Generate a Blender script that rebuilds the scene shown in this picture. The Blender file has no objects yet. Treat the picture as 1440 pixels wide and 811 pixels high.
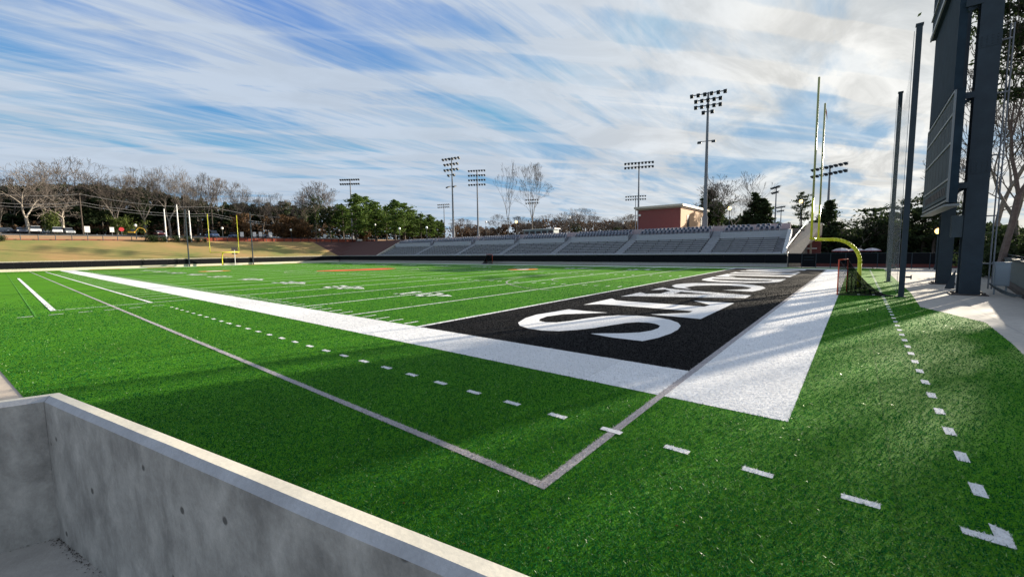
import bpy, math, random
import numpy as np
from mathutils import Vector, Matrix, noise as mnoise
R = math.radians
scn = bpy.context.scene
col = scn.collection
random.seed(7)
rng = np.random.default_rng(7)

# ------------------------------------------------------------ camera
CAM = Vector((2.5123, -9.0800, 2.5897))
YAW, PITCH, ROLL, FPX = 0.686538, -0.0900216, -0.0137337, 592.257
cy, sy = math.cos(YAW), math.sin(YAW)
fwd = Vector((-sy*math.cos(PITCH), cy*math.cos(PITCH), math.sin(PITCH)))
r0 = Vector((cy, sy, 0)); u0 = r0.cross(fwd)
rt = math.cos(ROLL)*r0 + math.sin(ROLL)*u0
up = -math.sin(ROLL)*r0 + math.cos(ROLL)*u0
cd = bpy.data.cameras.new('camera'); co = bpy.data.objects.new('camera', cd); col.objects.link(co)
cd.sensor_width = 36; cd.lens = FPX/1440*36; cd.clip_start = .05; cd.clip_end = 6000
M = Matrix((rt, up, -fwd)).transposed().to_4x4(); M.translation = CAM
co.matrix_world = M
scn.camera = co

def ray(px, py):
    return fwd + rt*((px-720)/FPX) + up*((405.5-py)/FPX)
def pol(px, D):
    """ground bearing seen at photo column px, horizontal distance D"""
    d = ray(px, 355); h = math.hypot(d.x, d.y)
    return Vector((CAM.x+d.x/h*D, CAM.y+d.y/h*D, 0))
def hgt(px, py, D):
    d = ray(px, py); return CAM.z + d.z/math.hypot(d.x, d.y)*D
def ony(px, py, y):
    d = ray(px, py); return CAM + d*((y-CAM.y)/d.y)
def onx(px, py, x):
    d = ray(px, py); return CAM + d*((x-CAM.x)/d.x)

# ------------------------------------------------------------ materials
def mat(name, c, rough=.7, metal=0, var=.0, scale=5, bump=0, bscale=None, trans=0, spec=.5, c2=None, detail=5, alpha=1, sheen=0):
    m = bpy.data.materials.new(name); m.use_nodes = True
    nt = m.node_tree; N = nt.nodes; L = nt.links
    b = N['Principled BSDF']; b.inputs['Roughness'].default_value = rough; b.inputs['Metallic'].default_value = metal
    b.inputs['Specular IOR Level'].default_value = spec
    b.inputs['Base Color'].default_value = (*c, 1)
    b.inputs['Alpha'].default_value = alpha
    if sheen:
        b.inputs['Sheen Weight'].default_value = sheen; b.inputs['Sheen Roughness'].default_value = .5
        b.inputs['Sheen Tint'].default_value = (*[min(1, x*3) for x in c], 1)
    tc = None
    if var or c2 or bump:
        tc = N.new('ShaderNodeTexCoord')
    if var or c2:
        n = N.new('ShaderNodeTexNoise'); n.inputs['Scale'].default_value = scale; n.inputs['Detail'].default_value = detail
        n.inputs['Roughness'].default_value = .65
        L.new(tc.outputs['Object'], n.inputs['Vector'])
        r = N.new('ShaderNodeValToRGB')
        a = c if c2 else tuple(x*(1-var) for x in c)
        z = c2 if c2 else tuple(min(1, x*(1+var)) for x in c)
        r.color_ramp.elements[0].position = .32; r.color_ramp.elements[1].position = .68
        r.color_ramp.elements[0].color = (*a, 1); r.color_ramp.elements[1].color = (*z, 1)
        L.new(n.outputs['Fac'], r.inputs['Fac']); L.new(r.outputs['Color'], b.inputs['Base Color'])
    if bump:
        n2 = N.new('ShaderNodeTexNoise'); n2.inputs['Scale'].default_value = bscale or scale*4; n2.inputs['Detail'].default_value = 6
        L.new(tc.outputs['Object'], n2.inputs['Vector'])
        bp = N.new('ShaderNodeBump'); bp.inputs['Strength'].default_value = bump; bp.inputs['Distance'].default_value = .02
        L.new(n2.outputs['Fac'], bp.inputs['Height']); L.new(bp.outputs['Normal'], b.inputs['Normal'])
    if trans:
        t = N.new('ShaderNodeBsdfTranslucent'); mx = N.new('ShaderNodeMixShader'); mx.inputs[0].default_value = trans
        if b.inputs['Base Color'].is_linked: L.new(b.inputs['Base Color'].links[0].from_socket, t.inputs['Color'])
        else: t.inputs['Color'].default_value = (*c, 1)
        o = N['Material Output']; L.new(b.outputs[0], mx.inputs[1]); L.new(t.outputs[0], mx.inputs[2]); L.new(mx.outputs[0], o.inputs['Surface'])
    return m

def turf_mat(name, c, c2, speck, big=.2, sheen=.12, bump=.45):
    """artificial turf: fibre speckle at two scales plus broad wear patches"""
    m = bpy.data.materials.new(name); m.use_nodes = True
    nt = m.node_tree; N = nt.nodes; L = nt.links; b = N['Principled BSDF']
    b.inputs['Roughness'].default_value = .75; b.inputs['Specular IOR Level'].default_value = .05
    b.inputs['Sheen Weight'].default_value = sheen; b.inputs['Sheen Roughness'].default_value = .6
    b.inputs['Sheen Tint'].default_value = (*speck, 1)
    tc = N.new('ShaderNodeTexCoord')
    def nz(s, det=4, ro=.7):
        n = N.new('ShaderNodeTexNoise'); n.inputs['Scale'].default_value = s; n.inputs['Detail'].default_value = det
        n.inputs['Roughness'].default_value = ro; L.new(tc.outputs['Object'], n.inputs['Vector']); return n
    f = nz(38, 5, .8); f2 = nz(.35, 4, .6); f3 = nz(110, 2, .7)
    r = N.new('ShaderNodeValToRGB'); e = r.color_ramp.elements
    e[0].position = .34; e[0].color = (*c, 1); e[1].position = .66; e[1].color = (*c2, 1)
    L.new(f.outputs['Fac'], r.inputs['Fac'])
    r3 = N.new('ShaderNodeValToRGB'); r3.color_ramp.elements[0].position = .62; r3.color_ramp.elements[1].position = .74
    L.new(f3.outputs['Fac'], r3.inputs['Fac'])
    mx = N.new('ShaderNodeMix'); mx.data_type = 'RGBA'; L.new(r3.outputs['Color'], mx.inputs['Factor'])
    L.new(r.outputs['Color'], mx.inputs['A']); mx.inputs['B'].default_value = (*speck, 1)  # bright flecks mixed in as painted sun glints on the fibres
    mr = N.new('ShaderNodeMapRange'); mr.inputs['From Min'].default_value = .3; mr.inputs['From Max'].default_value = .7
    mr.inputs['To Min'].default_value = 1-big; mr.inputs['To Max'].default_value = 1+big; L.new(f2.outputs['Fac'], mr.inputs['Value'])
    sx = N.new('ShaderNodeSeparateXYZ'); L.new(tc.outputs['Object'], sx.inputs[0])
    def m2_(op, a, b_):
        q = N.new('ShaderNodeMath'); q.operation = op
        for ii, vv in enumerate((a, b_)):
            if isinstance(vv, (int, float)): q.inputs[ii].default_value = vv
            else: L.new(vv, q.inputs[ii])
        return q.outputs[0]
    band = m2_('GREATER_THAN', m2_('FRACT', m2_('DIVIDE', m2_('ADD', sx.outputs['X'], 500.0), 9.144), 0.0), .5)
    seam = m2_('LESS_THAN', m2_('FRACT', m2_('DIVIDE', m2_('ADD', sx.outputs['X'], 500.0), 4.572), 0.0), .006)
    tot = m2_('MULTIPLY', mr.outputs['Result'], m2_('SUBTRACT', m2_('ADD', m2_('MULTIPLY', band, .10), .95), m2_('MULTIPLY', seam, .25)))
    ml = N.new('ShaderNodeVectorMath'); ml.operation = 'SCALE'; L.new(mx.outputs['Result'], ml.inputs[0]); L.new(tot, ml.inputs['Scale'])
    L.new(ml.outputs['Vector'], b.inputs['Base Color'])
    bp = N.new('ShaderNodeBump'); bp.inputs['Strength'].default_value = bump; bp.inputs['Distance'].default_value = .015
    L.new(f.outputs['Fac'], bp.inputs['Height']); L.new(bp.outputs['Normal'], b.inputs['Normal'])
    return m

def concrete(name, c, stain=.45, holes=True, bump=.35):
    m = bpy.data.materials.new(name); m.use_nodes = True
    nt = m.node_tree; N = nt.nodes; L = nt.links; b = N['Principled BSDF']
    b.inputs['Roughness'].default_value = .85; b.inputs['Specular IOR Level'].default_value = .3
    tc = N.new('ShaderNodeTexCoord')
    mp = N.new('ShaderNodeMapping'); mp.inputs['Scale'].default_value = (1, 1, .7); L.new(tc.outputs['Object'], mp.inputs['Vector'])
    def nz(s, det=6, ro=.6, v=mp, dist=0):
        n = N.new('ShaderNodeTexNoise'); n.inputs['Scale'].default_value = s; n.inputs['Detail'].default_value = det
        n.inputs['Roughness'].default_value = ro; n.inputs['Distortion'].default_value = dist; L.new(v.outputs[0], n.inputs['Vector']); return n
    a = nz(4.6, 12, .66, dist=.25); f = nz(60, 4, .7)
    r = N.new('ShaderNodeValToRGB'); e = r.color_ramp.elements
    e[0].position = .33; e[0].color = (*[x*(1-stain) for x in c], 1); e[1].position = .7; e[1].color = (*[min(1, x*(1+stain*.45)) for x in c], 1)
    L.new(a.outputs['Fac'], r.inputs['Fac'])
    mr = N.new('ShaderNodeMapRange'); mr.inputs['To Min'].default_value = .8; mr.inputs['To Max'].default_value = 1.2; L.new(f.outputs['Fac'], mr.inputs['Value'])
    ml = N.new('ShaderNodeVectorMath'); ml.operation = 'SCALE'; L.new(r.outputs['Color'], ml.inputs[0]); L.new(mr.outputs['Result'], ml.inputs['Scale'])
    out = ml.outputs['Vector']; hgt_ = f.outputs['Fac']
    if holes:
        v = N.new('ShaderNodeTexVoronoi'); v.inputs['Scale'].default_value = 5.5; v.inputs['Randomness'].default_value = 1; L.new(tc.outputs['Object'], v.inputs['Vector'])
        hr = N.new('ShaderNodeValToRGB'); hr.color_ramp.elements[0].position = .075; hr.color_ramp.elements[1].position = .12
        L.new(v.outputs['Distance'], hr.inputs['Fac'])
        mm = N.new('ShaderNodeMix'); mm.data_type = 'RGBA'; L.new(hr.outputs['Color'], mm.inputs['Factor'])
        mm.inputs['A'].default_value = (*[x*.28 for x in c], 1); L.new(out, mm.inputs['B']); out = mm.outputs['Result']
        ad = N.new('ShaderNodeMath'); ad.operation = 'MULTIPLY'; L.new(hr.outputs['Color'], ad.inputs[0]); L.new(hgt_, ad.inputs[1]); hgt_ = ad.outputs[0]
    L.new(out, b.inputs['Base Color'])
    bp = N.new('ShaderNodeBump'); bp.inputs['Strength'].default_value = bump; bp.inputs['Distance'].default_value = .01
    L.new(hgt_, bp.inputs['Height']); L.new(bp.outputs['Normal'], b.inputs['Normal'])
    return m

def net_mat(name, c, cell, width, soft):
    """knotted netting: fine square cells, see-through between the cords"""
    m = bpy.data.materials.new(name); m.use_nodes = True
    nt = m.node_tree; N = nt.nodes; L = nt.links; b = N['Principled BSDF']
    b.inputs['Base Color'].default_value = (*c, 1); b.inputs['Roughness'].default_value = 1; b.inputs['Specular IOR Level'].default_value = 0
    tc = N.new('ShaderNodeTexCoord'); sp = N.new('ShaderNodeSeparateXYZ'); L.new(tc.outputs['UV'], sp.inputs[0])
    o = []
    for k in ('X', 'Y'):
        w = N.new('ShaderNodeMath'); w.operation = 'DIVIDE'; L.new(sp.outputs[k], w.inputs[0]); w.inputs[1].default_value = cell
        f = N.new('ShaderNodeMath'); f.operation = 'FRACT'; L.new(w.outputs[0], f.inputs[0])
        l = N.new('ShaderNodeMath'); l.operation = 'LESS_THAN'; L.new(f.outputs[0], l.inputs[0]); l.inputs[1].default_value = width; o.append(l)
    mx = N.new('ShaderNodeMath'); mx.operation = 'MAXIMUM'; L.new(o[0].outputs[0], mx.inputs[0]); L.new(o[1].outputs[0], mx.inputs[1])
    mm = N.new('ShaderNodeMath'); mm.operation = 'MAXIMUM'; L.new(mx.outputs[0], mm.inputs[0]); mm.inputs[1].default_value = soft
    L.new(mm.outputs[0], b.inputs['Alpha'])
    return m

GREEN = (0.014, 0.080, 0.004); GREEN2 = (0.070, 0.235, 0.006); SPECK = (0.15, 0.38, 0.02)
mt_turf = turf_mat('turf green', GREEN, GREEN2, SPECK)
mt_black = turf_mat('turf black', (.004, .004, .005), (.013, .013, .015), (.09, .08, .06), .15, .03)
mt_white = turf_mat('turf white', (.64, .64, .65), (.76, .76, .76), (.8, .8, .8), .07, .1, .4)
mt_grey = turf_mat('turf grey', (.20, .185, .195), (.50, .47, .48), (.6, .6, .6), .1, .1, .4)
mt_red = turf_mat('turf red', (.45, .07, .03), (.6, .12, .05), (.7, .2, .1), .1, .1, .4)
mt_teal = turf_mat('turf orange', (.5, .16, .04), (.62, .22, .06), (.7, .3, .1), .1, .1, .4)
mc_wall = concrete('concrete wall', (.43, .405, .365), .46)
mc_sunlit = concrete('concrete cap', (.72, .66, .54), .12, False, .15)  # warm cream puts the low sun on the coping into the colour
mc_chamfer = concrete('concrete chamfer', (.42, .42, .43), .2, False, .3)
mc_pave = concrete('concrete paving', (.40, .375, .34), .18, False, .2)
mc_far = concrete('concrete perimeter', (.40, .39, .38), .15, False, .2)
m_pad = mat('black vinyl pad', (.006, .007, .010), .85, spec=.15, var=.15, scale=2)
m_cap = mat('aluminium cap', (.50, .51, .55), .5, .3, var=.1)
m_steel = mat('galvanised steel', (.20, .215, .24), .8, .1, spec=.2, var=.1, scale=3)
m_poledark = mat('dark painted steel', (.024, .038, .052), .6, 0, spec=.3, var=.15, scale=2)  # bluish lift puts the haze over the scoreboard posts into the paint
m_board = mat('scoreboard paint', (.020, .036, .052), .85, 0, spec=.12, var=.2, scale=1.2)
m_boardface = mat('scoreboard face', (.045, .062, .075), .8, 0, var=.15, scale=2)
m_boardtrim = mat('scoreboard trim', (.20, .215, .225), .5, .2)
m_yellow = mat('goalpost yellow', (.62, .62, .02), .35, var=.08, scale=3)
m_uprt = mat('upright faded yellow', (.30, .32, .12), .4, var=.08)
m_orange = mat('orange pipe', (.60, .07, .02), .4)
m_white = mat('white paint', (.75, .75, .75), .5)
m_brick = mat('brick shaded red', (.16, .045, .04), .85, var=.25, scale=6, bump=.3)
m_brick2 = mat('sunlit brick and buff stone', (.52, .33, .19), .85, var=.12, scale=6)  # sun-struck brick tone for the building side, also the planter's buff stone
m_roof = mat('roof fascia', (.50, .45, .37), .6, var=.08)
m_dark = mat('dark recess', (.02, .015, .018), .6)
m_bench = mat('aluminium bench', (.60, .62, .66), .6, .1, var=.12, scale=1.5)
m_deck = mat('stand deck', (.20, .205, .225), .7, var=.25, scale=2)
m_aisle = mat('aisle steps', (.30, .31, .34), .7, var=.15, scale=2)
m_band = mat('riser panel', (.34, .355, .39), .6, .2, var=.08)
m_chair = mat('chair shell', (.42, .45, .52), .5, var=.1); m_chair2 = mat('chair seat navy', (.02, .03, .07), .5)
m_tan = concrete('tan stand end', (.50, .40, .30), .2, False)
m_bark = mat('grey bark', (.19, .165, .14), .9, var=.3, scale=3)
m_barklit = mat('sunlit bark', (.34, .30, .25), .9, var=.25, scale=3)  # paler copy of the bark with sunlight on the trunks painted in
m_barkdk = mat('dark bark', (.07, .055, .045), .9, var=.3, scale=3)
m_twig = mat('twigs', (.115, .095, .08), .95, var=.2, scale=1)
m_twigpale = mat('pale twigs', (.16, .135, .115), .95, var=.2, scale=1)
def leafm(n, a, b): return mat(n, a, .75, c2=b, scale=.8, trans=.3, spec=.2)
m_leafdk = leafm('cedar leaves', (.014, .026, .012), (.048, .072, .024))
m_leafmid = leafm('pine needles', (.035, .070, .014), (.12, .19, .035))
m_leafivy = leafm('ivy leaves', (.014, .035, .010), (.06, .085, .018))
m_leafyellow = leafm('yellow green leaves', (.035, .055, .012), (.11, .14, .03))  # yellow-green foliage colour of the ivy clumps
m_rust = leafm('rust leaves', (.06, .032, .016), (.14, .08, .035))
m_brush = leafm('brown brush', (.045, .030, .020), (.14, .085, .05))
m_dirt = mat('orange dirt', (.36, .20, .09), .95, c2=(.48, .28, .13), scale=.4)
m_glass = mat('car glass', (.02, .025, .03), .1, spec=.8)
m_tyre = mat('tyre rubber', (.015, .015, .015), .8)
m_globe = mat('lamp globe', (.85, .85, .82), .3)
m_lampglow = bpy.data.materials.new('lit lamp'); m_lampglow.use_nodes = True
_b = m_lampglow.node_tree.nodes['Principled BSDF']; _b.inputs['Base Color'].default_value = (.9, .7, .35, 1)
_b.inputs['Emission Color'].default_value = (1, .62, .2, 1); _b.inputs['Emission Strength'].default_value = 1.2
m_wire = mat('wire', (.10, .10, .11), .6)
m_net = net_mat('netting', (.42, .43, .44), .045, .11, .0)
m_netblk = net_mat('black goal netting', (.004, .005, .005), .04, .46, .0)

# ------------------------------------------------------------ mesh builder
class MB:
    def __init__(s): s.v = []; s.f = []; s.m = []
    def quadv(s, pts, mi=0):
        n = len(s.v); s.v += [tuple(p) for p in pts]; s.f.append(tuple(range(n, n+len(pts)))); s.m.append(mi)
    def box(s, x0, x1, y0, y1, z0, z1, mi=0, rot=None, org=(0, 0, 0)):
        P = [(x0,y0,z0),(x1,y0,z0),(x1,y1,z0),(x0,y1,z0),(x0,y0,z1),(x1,y0,z1),(x1,y1,z1),(x0,y1,z1)]
        if rot is not None: P = [tuple(rot @ Vector(p) + Vector(org)) for p in P]
        n = len(s.v); s.v += P
        for q in ((0,3,2,1),(4,5,6,7),(0,1,5,4),(1,2,6,5),(2,3,7,6),(3,0,4,7)):
            s.f.append(tuple(n+i for i in q)); s.m.append(mi)
    def seg(s, a, b, ra, rb, n=6, mi=0, cap=True):
        a = Vector(a); b = Vector(b); d = (b-a)
        if d.length < 1e-6: return
        d.normalize(); t = Vector((0,0,1)) if abs(d.z) < .9 else Vector((1,0,0))
        e1 = d.cross(t).normalized(); e2 = d.cross(e1)
        k = len(s.v)
        for c, r in ((a, ra), (b, rb)):
            for i in range(n):
                w = 2*math.pi*i/n; s.v.append(tuple(c+(e1*math.cos(w)+e2*math.sin(w))*r))
        for i in range(n):
            j = (i+1) % n; s.f.append((k+i, k+j, k+n+j, k+n+i)); s.m.append(mi)
        if cap:
            s.f.append(tuple(k+i for i in range(n))[::-1]); s.m.append(mi); s.f.append(tuple(k+n+i for i in range(n))); s.m.append(mi)
    def tube(s, pts, r, n=8, mi=0):
        for a, b in zip(pts[:-1], pts[1:]): s.seg(a, b, r, r, n, mi)
    def sphere(s, c, r, mi=0, nu=10, nv=6, sz=1):
        k = len(s.v)
        for j in range(nv+1):
            ph = math.pi*j/nv
            for i in range(nu):
                th = 2*math.pi*i/nu; s.v.append((c[0]+r*math.sin(ph)*math.cos(th), c[1]+r*math.sin(ph)*math.sin(th), c[2]+r*sz*math.cos(ph)))
        for j in range(nv):
            for i in range(nu):
                a = k+j*nu+i; b = k+j*nu+(i+1) % nu; s.f.append((a, b, b+nu, a+nu)); s.m.append(mi)
    def prism(s, poly, h0, h1, axis='z', mi=0):
        """poly list of (a,b); extruded along axis"""
        def P(a, b, h): return {'z': (a, b, h), 'y': (a, h, b), 'x': (h, a, b)}[axis]
        n = len(poly); k = len(s.v)
        s.v += [P(a, b, h0) for a, b in poly] + [P(a, b, h1) for a, b in poly]
        s.f.append(tuple(range(k, k+n))); s.f.append(tuple(range(k+n, k+2*n))[::-1]); s.m += [mi, mi]
        for i in range(n):
            j = (i+1) % n; s.f.append((k+i, k+n+i, k+n+j, k+j)); s.m.append(mi)
    def build(s, name, mats, parent=None, smooth=False, loc=None, fix=True, bevel=0):
        me = bpy.data.meshes.new(name); me.from_pydata(s.v, [], s.f)
        if not isinstance(mats, (list, tuple)): mats = [mats]
        for m in mats: me.materials.append(m)
        me.polygons.foreach_set('material_index', s.m)
        if smooth: me.polygons.foreach_set('use_smooth', [True]*len(s.f))
        me.update()
        if fix:
            import bmesh
            bm = bmesh.new(); bm.from_mesh(me); bmesh.ops.recalc_face_normals(bm, faces=bm.faces); bm.to_mesh(me); bm.free()
        o = bpy.data.objects.new(name, me); col.objects.link(o)
        if parent: o.parent = parent
        if loc is not None: o.location = loc
        if bevel:
            bv = o.modifiers.new('bevel', 'BEVEL'); bv.width = bevel; bv.segments = 2; bv.limit_method = 'ANGLE'
        return o
def arr_mesh(name, verts, faces_n, mats, midx=None, parent=None):
    """verts (N,3); every face has faces_n consecutive verts"""
    me = bpy.data.meshes.new(name); nv = len(verts); nf = nv//faces_n
    me.vertices.add(nv); me.vertices.foreach_set('co', np.asarray(verts, dtype=np.float32).ravel())
    me.loops.add(nv); me.loops.foreach_set('vertex_index', np.arange(nv, dtype=np.int32))
    me.polygons.add(nf); me.polygons.foreach_set('loop_start', np.arange(0, nv, faces_n, dtype=np.int32))
    for m in (mats if isinstance(mats, (list, tuple)) else [mats]): me.materials.append(m)
    if midx is not None: me.polygons.foreach_set('material_index', np.asarray(midx, dtype=np.int32))
    me.update(); me.validate()
    o = bpy.data.objects.new(name, me); col.objects.link(o)
    if parent: o.parent = parent
    return o
def tag(o, label=None, cat=None, group=None, kind=None):
    if label: o['label'] = label
    if cat: o['category'] = cat
    if group: o['group'] = group
    if kind: o['kind'] = kind
    return o
def empty(name, loc, rz=0, label=None, cat=None, group=None, kind=None):
    o = bpy.data.objects.new(name, None); col.objects.link(o); o.location = loc; o.rotation_euler = (0, 0, rz); o.empty_display_size = .3
    return tag(o, label, cat, group, kind)
def copy_tree(o, parent=None):
    c = o.copy(); col.objects.link(c)
    if parent: c.parent = parent
    for ch in list(o.children): copy_tree(ch, c)
    return c
ORD = ['leftmost', 'second from the left', 'third from the left', 'fourth from the left', 'fifth from the left', 'sixth from the left', 'seventh from the left', 'eighth from the left', 'ninth from the left', 'tenth from the left', 'eleventh from the left', 'twelfth from the left', 'thirteenth from the left', 'fourteenth from the left', 'fifteenth from the left', 'sixteenth from the left']

# ------------------------------------------------------------ terrain
def interp(t, pts):
    if t <= pts[0][0]: return pts[0][1]
    for (a, b), (c, d) in zip(pts[:-1], pts[1:]):
        if t <= c: return b+(d-b)*(t-a)/(c-a)
    return pts[-1][1]
def hend(x): return interp(-x, [(114.35, -.03), (114.4, 1.55), (130, 6.05), (138, 6.9), (150, 8.1), (260, 9), (500, 10)])
def hside(x, y):
    if x > -3.4: return -.03
    if x < -96.5: return interp(y, [(54.35, -.03), (54.4, 1.5), (66, 6.1), (90, 6.6), (300, 7.5)])
    return interp(y, [(63.2, -.03), (63.4, 5.15), (300, 5.8)])
def H(x, y): return max(hend(x), hside(x, y))
g = MB()
XS = [-2500,-1000,-500,-350,-260,-220,-190,-170,-150,-144,-138,-134,-130,-126,-122,-118,-114.4,-114.35,-105,-97,-96,-80,-60,-40,-20,-3.5,-3.35,10,20,30,60,120,400,2500]
YS = [-2500,-600,-200,-100,-60,-40,-20,-9,0,10,20,30,40,50,54.35,54.4,57,60,63.2,63.4,66,75,90,120,160,220,300,600,2500]
for y in YS:
    for x in XS: g.v.append((x, y, H(x, y)))
nx = len(XS)
for j in range(len(YS)-1):
    for i in range(nx-1):
        a = j*nx+i; g.f.append((a, a+1, a+nx+1, a+nx))
        cx_ = (XS[i]+XS[i+1])/2; cy_ = (YS[j]+YS[j+1])/2
        if cx_ < -130 and cx_ > -142: mi = 1
        elif cx_ < -142: mi = 2
        elif cx_ < -96 and 54 < cy_ < 66 and cx_ > -114.4: mi = 3
        elif cx_ < -96 and cy_ > 54 and cx_ > -130: mi = 3
        elif cy_ > 63: mi = 4
        elif cx_ > -3: mi = 4
        else: mi = 0
        g.m.append(mi)
m_bank = mat('dry bank grass', (.38, .22, .085), .95, c2=(.15, .18, .035), scale=.09, detail=8, bump=.3, bscale=6)
m_asph = mat('parking asphalt', (.10, .095, .09), .9, var=.2, scale=.5)
m_mulch = mat('red mulch', (.085, .030, .022), .95, c2=(.05, .018, .014), scale=3, detail=8, bump=.5, bscale=8)
m_conc = mat('concourse ground', (.20, .17, .14), .95, var=.2, scale=.3)
go = g.build('ground', [m_bank, m_dirt, m_asph, m_mulch, m_conc], smooth=False, fix=False); tag(go, kind='structure')

# ------------------------------------------------------------ playing field
Yd = .9144
fld = empty('football_field', (-50, 24, 0), kind='structure')
def flat(name, rects, z, m, par=fld):
    b = MB()
    for q in rects:
        if len(q) == 4 and not hasattr(q[0], '__len__'):
            x0, x1, y0, y1 = q; q = [(x0,y0),(x1,y0),(x1,y1),(x0,y1)]
        b.quadv([(a, c, z) for a, c in q])
    o = b.build(name, m, fix=False)
    if par: o.parent = par; o.matrix_parent_inverse = Matrix.Translation((50, -24, 0))
    return o
# turf carpet outline (near side edge, right edge with the cut corner along the paving)
turf_poly = [(-114.3, -14), (-60, -13), (-9.3, -8.95), (-1.6, -9.1), (3.5, -9), (5.2, -4), (5.55, 5.0), (5.72, 7.2), (5.9, 11.5), (4.65, 15.3), (4.85, 22), (4.85, 53.2), (-114.3, 53.2)]
tb = MB(); tb.quadv([(a, c, 0) for a, c in turf_poly]); to = tb.build('turf', mt_turf, fix=False); to.parent = fld; to.matrix_parent_inverse = Matrix.Translation((50, -24, 0))
FW = 48.77; XF = -120*Yd
flat('end_zone', [(-10*Yd+.05, -.13, 0, FW)], .004, mt_black)
# far end zone lettering shows only as red and white blocks
flat('white_border', [(XF-1.83, 1.83, -1.83, 0), (XF-1.83, 1.83, FW, FW+1.83), (.0, 1.83, 0, FW)], .004, mt_white)
flat('white_border', [(XF-1.83, XF, 0, FW)], .008, mt_white)
# colour blocks on the far border and the far end zone
flat('red_block', [(XF-1.6, XF-.2, y, y+4.5) for y in (2, 10.5, 19, 28, 37)], .012, mt_red)
# yard lines
for k in range(0, 21):
    x = -(10+5*k)*Yd
    flat('yard_line', [(x-.07 if k else x-.11, x+.07 if k else x+.1, 0.0, FW)], .008, mt_white)
tk = []; hs = []
for n in range(1, 100):
    if n % 5 == 0: continue
    x = -(10+n)*Yd
    tk += [(x-.05, x+.05, .1, .71), (x-.05, x+.05, FW-.71, FW-.1)]
    hs += [(x-.07, x+.07, 17.68, 18.29), (x-.07, x+.07, 30.48, 31.09)]
flat('yard_tick', tk, .008, mt_white); flat('hash_mark', hs, .008, mt_white)
# numerals, tops towards the middle of the field
DIG = {
 '0': [[(0,.3),(.3,0),(.9,0),(1.2,.3),(1.2,1.5),(.9,1.8),(.3,1.8),(0,1.5)],[(.38,.45),(.38,1.35),(.5,1.5),(.7,1.5),(.82,1.35),(.82,.45),(.7,.3),(.5,.3)]],
}
def digit(ch):
    w = .34
    segs = {'0': 'abcdef', '1': 'J', '2': 'abged', '3': 'abgcd', '4': 'fgbc', '5': 'afgcd'}[ch]
    H_ = 1.83; W_ = 1.22; out = []
    for s in segs:
        if s == 'a': out.append((0, W_, H_-w, H_))
        if s == 'd': out.append((0, W_, 0, w))
        if s == 'g': out.append((0, W_, H_/2-w/2, H_/2+w/2))
        if s == 'b': out.append((W_-w, W_, H_/2, H_))
        if s == 'c': out.append((W_-w, W_, 0, H_/2))
        if s == 'f': out.append((0, w, H_/2, H_))
        if s == 'e': out.append((0, w, 0, H_/2))
        if s == 'J': out += [(.42, .8, 0, H_), (.15, 1.07, 0, .25), (.2, .45, H_-.5, H_-.2)]
    return out
for k in range(2, 20, 2):
    n = min(k*5, 100-k*5); xl = -(10+5*k)*Yd
    for side in (0, 1):
        q = []
        for ch, off in ((str(n)[0], -1.6), (str(n)[1], .38)):
            for (a, b, c, d) in digit(ch):
                # near side reads from the near sideline: reading direction +x, up +y
                if side == 0: q.append((xl+off+a, xl+off+b, 8.2-1.83+c*1.0, 8.2-1.83+d*1.0))
                else: q.append((xl-off-b, xl-off-a, FW-8.2+1.83-d, FW-8.2+1.83-c))
        # arrow head next to the number, pointing to the nearer goal
        if n < 50:
            s = 1 if k < 10 else -1; ax = xl+s*1.95; yy = 7.4 if side == 0 else FW-7.4
            q.append([(ax, yy-.45), (ax+s*.9, yy), (ax, yy+.45)])
        zz = .012
        for i_, rr in enumerate(q): pass
        flat('yard_number', q, zz, mt_white)
# lacrosse / soccer arcs
def arc(cx, cyy, r, a0, a1, w=.1, n=60):
    q = []
    for i in range(n):
        t0 = R(a0+(a1-a0)*i/n); t1 = R(a0+(a1-a0)*(i+1)/n)
        q.append([(cx+(r-w/2)*math.cos(t0), cyy+(r-w/2)*math.sin(t0)), (cx+(r+w/2)*math.cos(t0), cyy+(r+w/2)*math.sin(t0)),
                  (cx+(r+w/2)*math.cos(t1), cyy+(r+w/2)*math.sin(t1)), (cx+(r-w/2)*math.cos(t1), cyy+(r-w/2)*math.sin(t1))])
    return q
flat('soccer_arc', arc(-11, FW/2, 11.2, 98, 262), .010, mt_grey)
flat('crease_arc', arc(-13.7, FW/2, 5.2, 120, 240), .010, mt_grey)
flat('centre_circle', arc(-54.9, FW/2, 9.15, 0, 360, .12), .010, mt_grey)
# midfield emblem and two round badges
def disc(cx, cyy, r, rx=1, n=28): return [[(cx+rx*r*math.cos(2*math.pi*i/n), cyy+r*math.sin(2*math.pi*i/n)) for i in range(n)]]
flat('midfield_emblem', [[(-58.6, 20.5), (-56.9, 19.7), (-54.2, 21.2), (-52.6, 24), (-51.2, 27.4), (-52.4, 30), (-54.4, 28.8), (-55.2, 31.8), (-57, 30.2), (-57.3, 26.6), (-58.9, 24)]], .014, mt_red)
flat('round_badge', disc(-32.5, 36, 2.1), .014, mt_teal); flat('round_badge', disc(-32.5, 36, .9), .018, mt_white)
flat('round_badge', disc(-75, 12.4, 2.1), .014, mt_teal); flat('round_badge', disc(-75, 12.4, 1.1), .018, mt_white)
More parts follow.
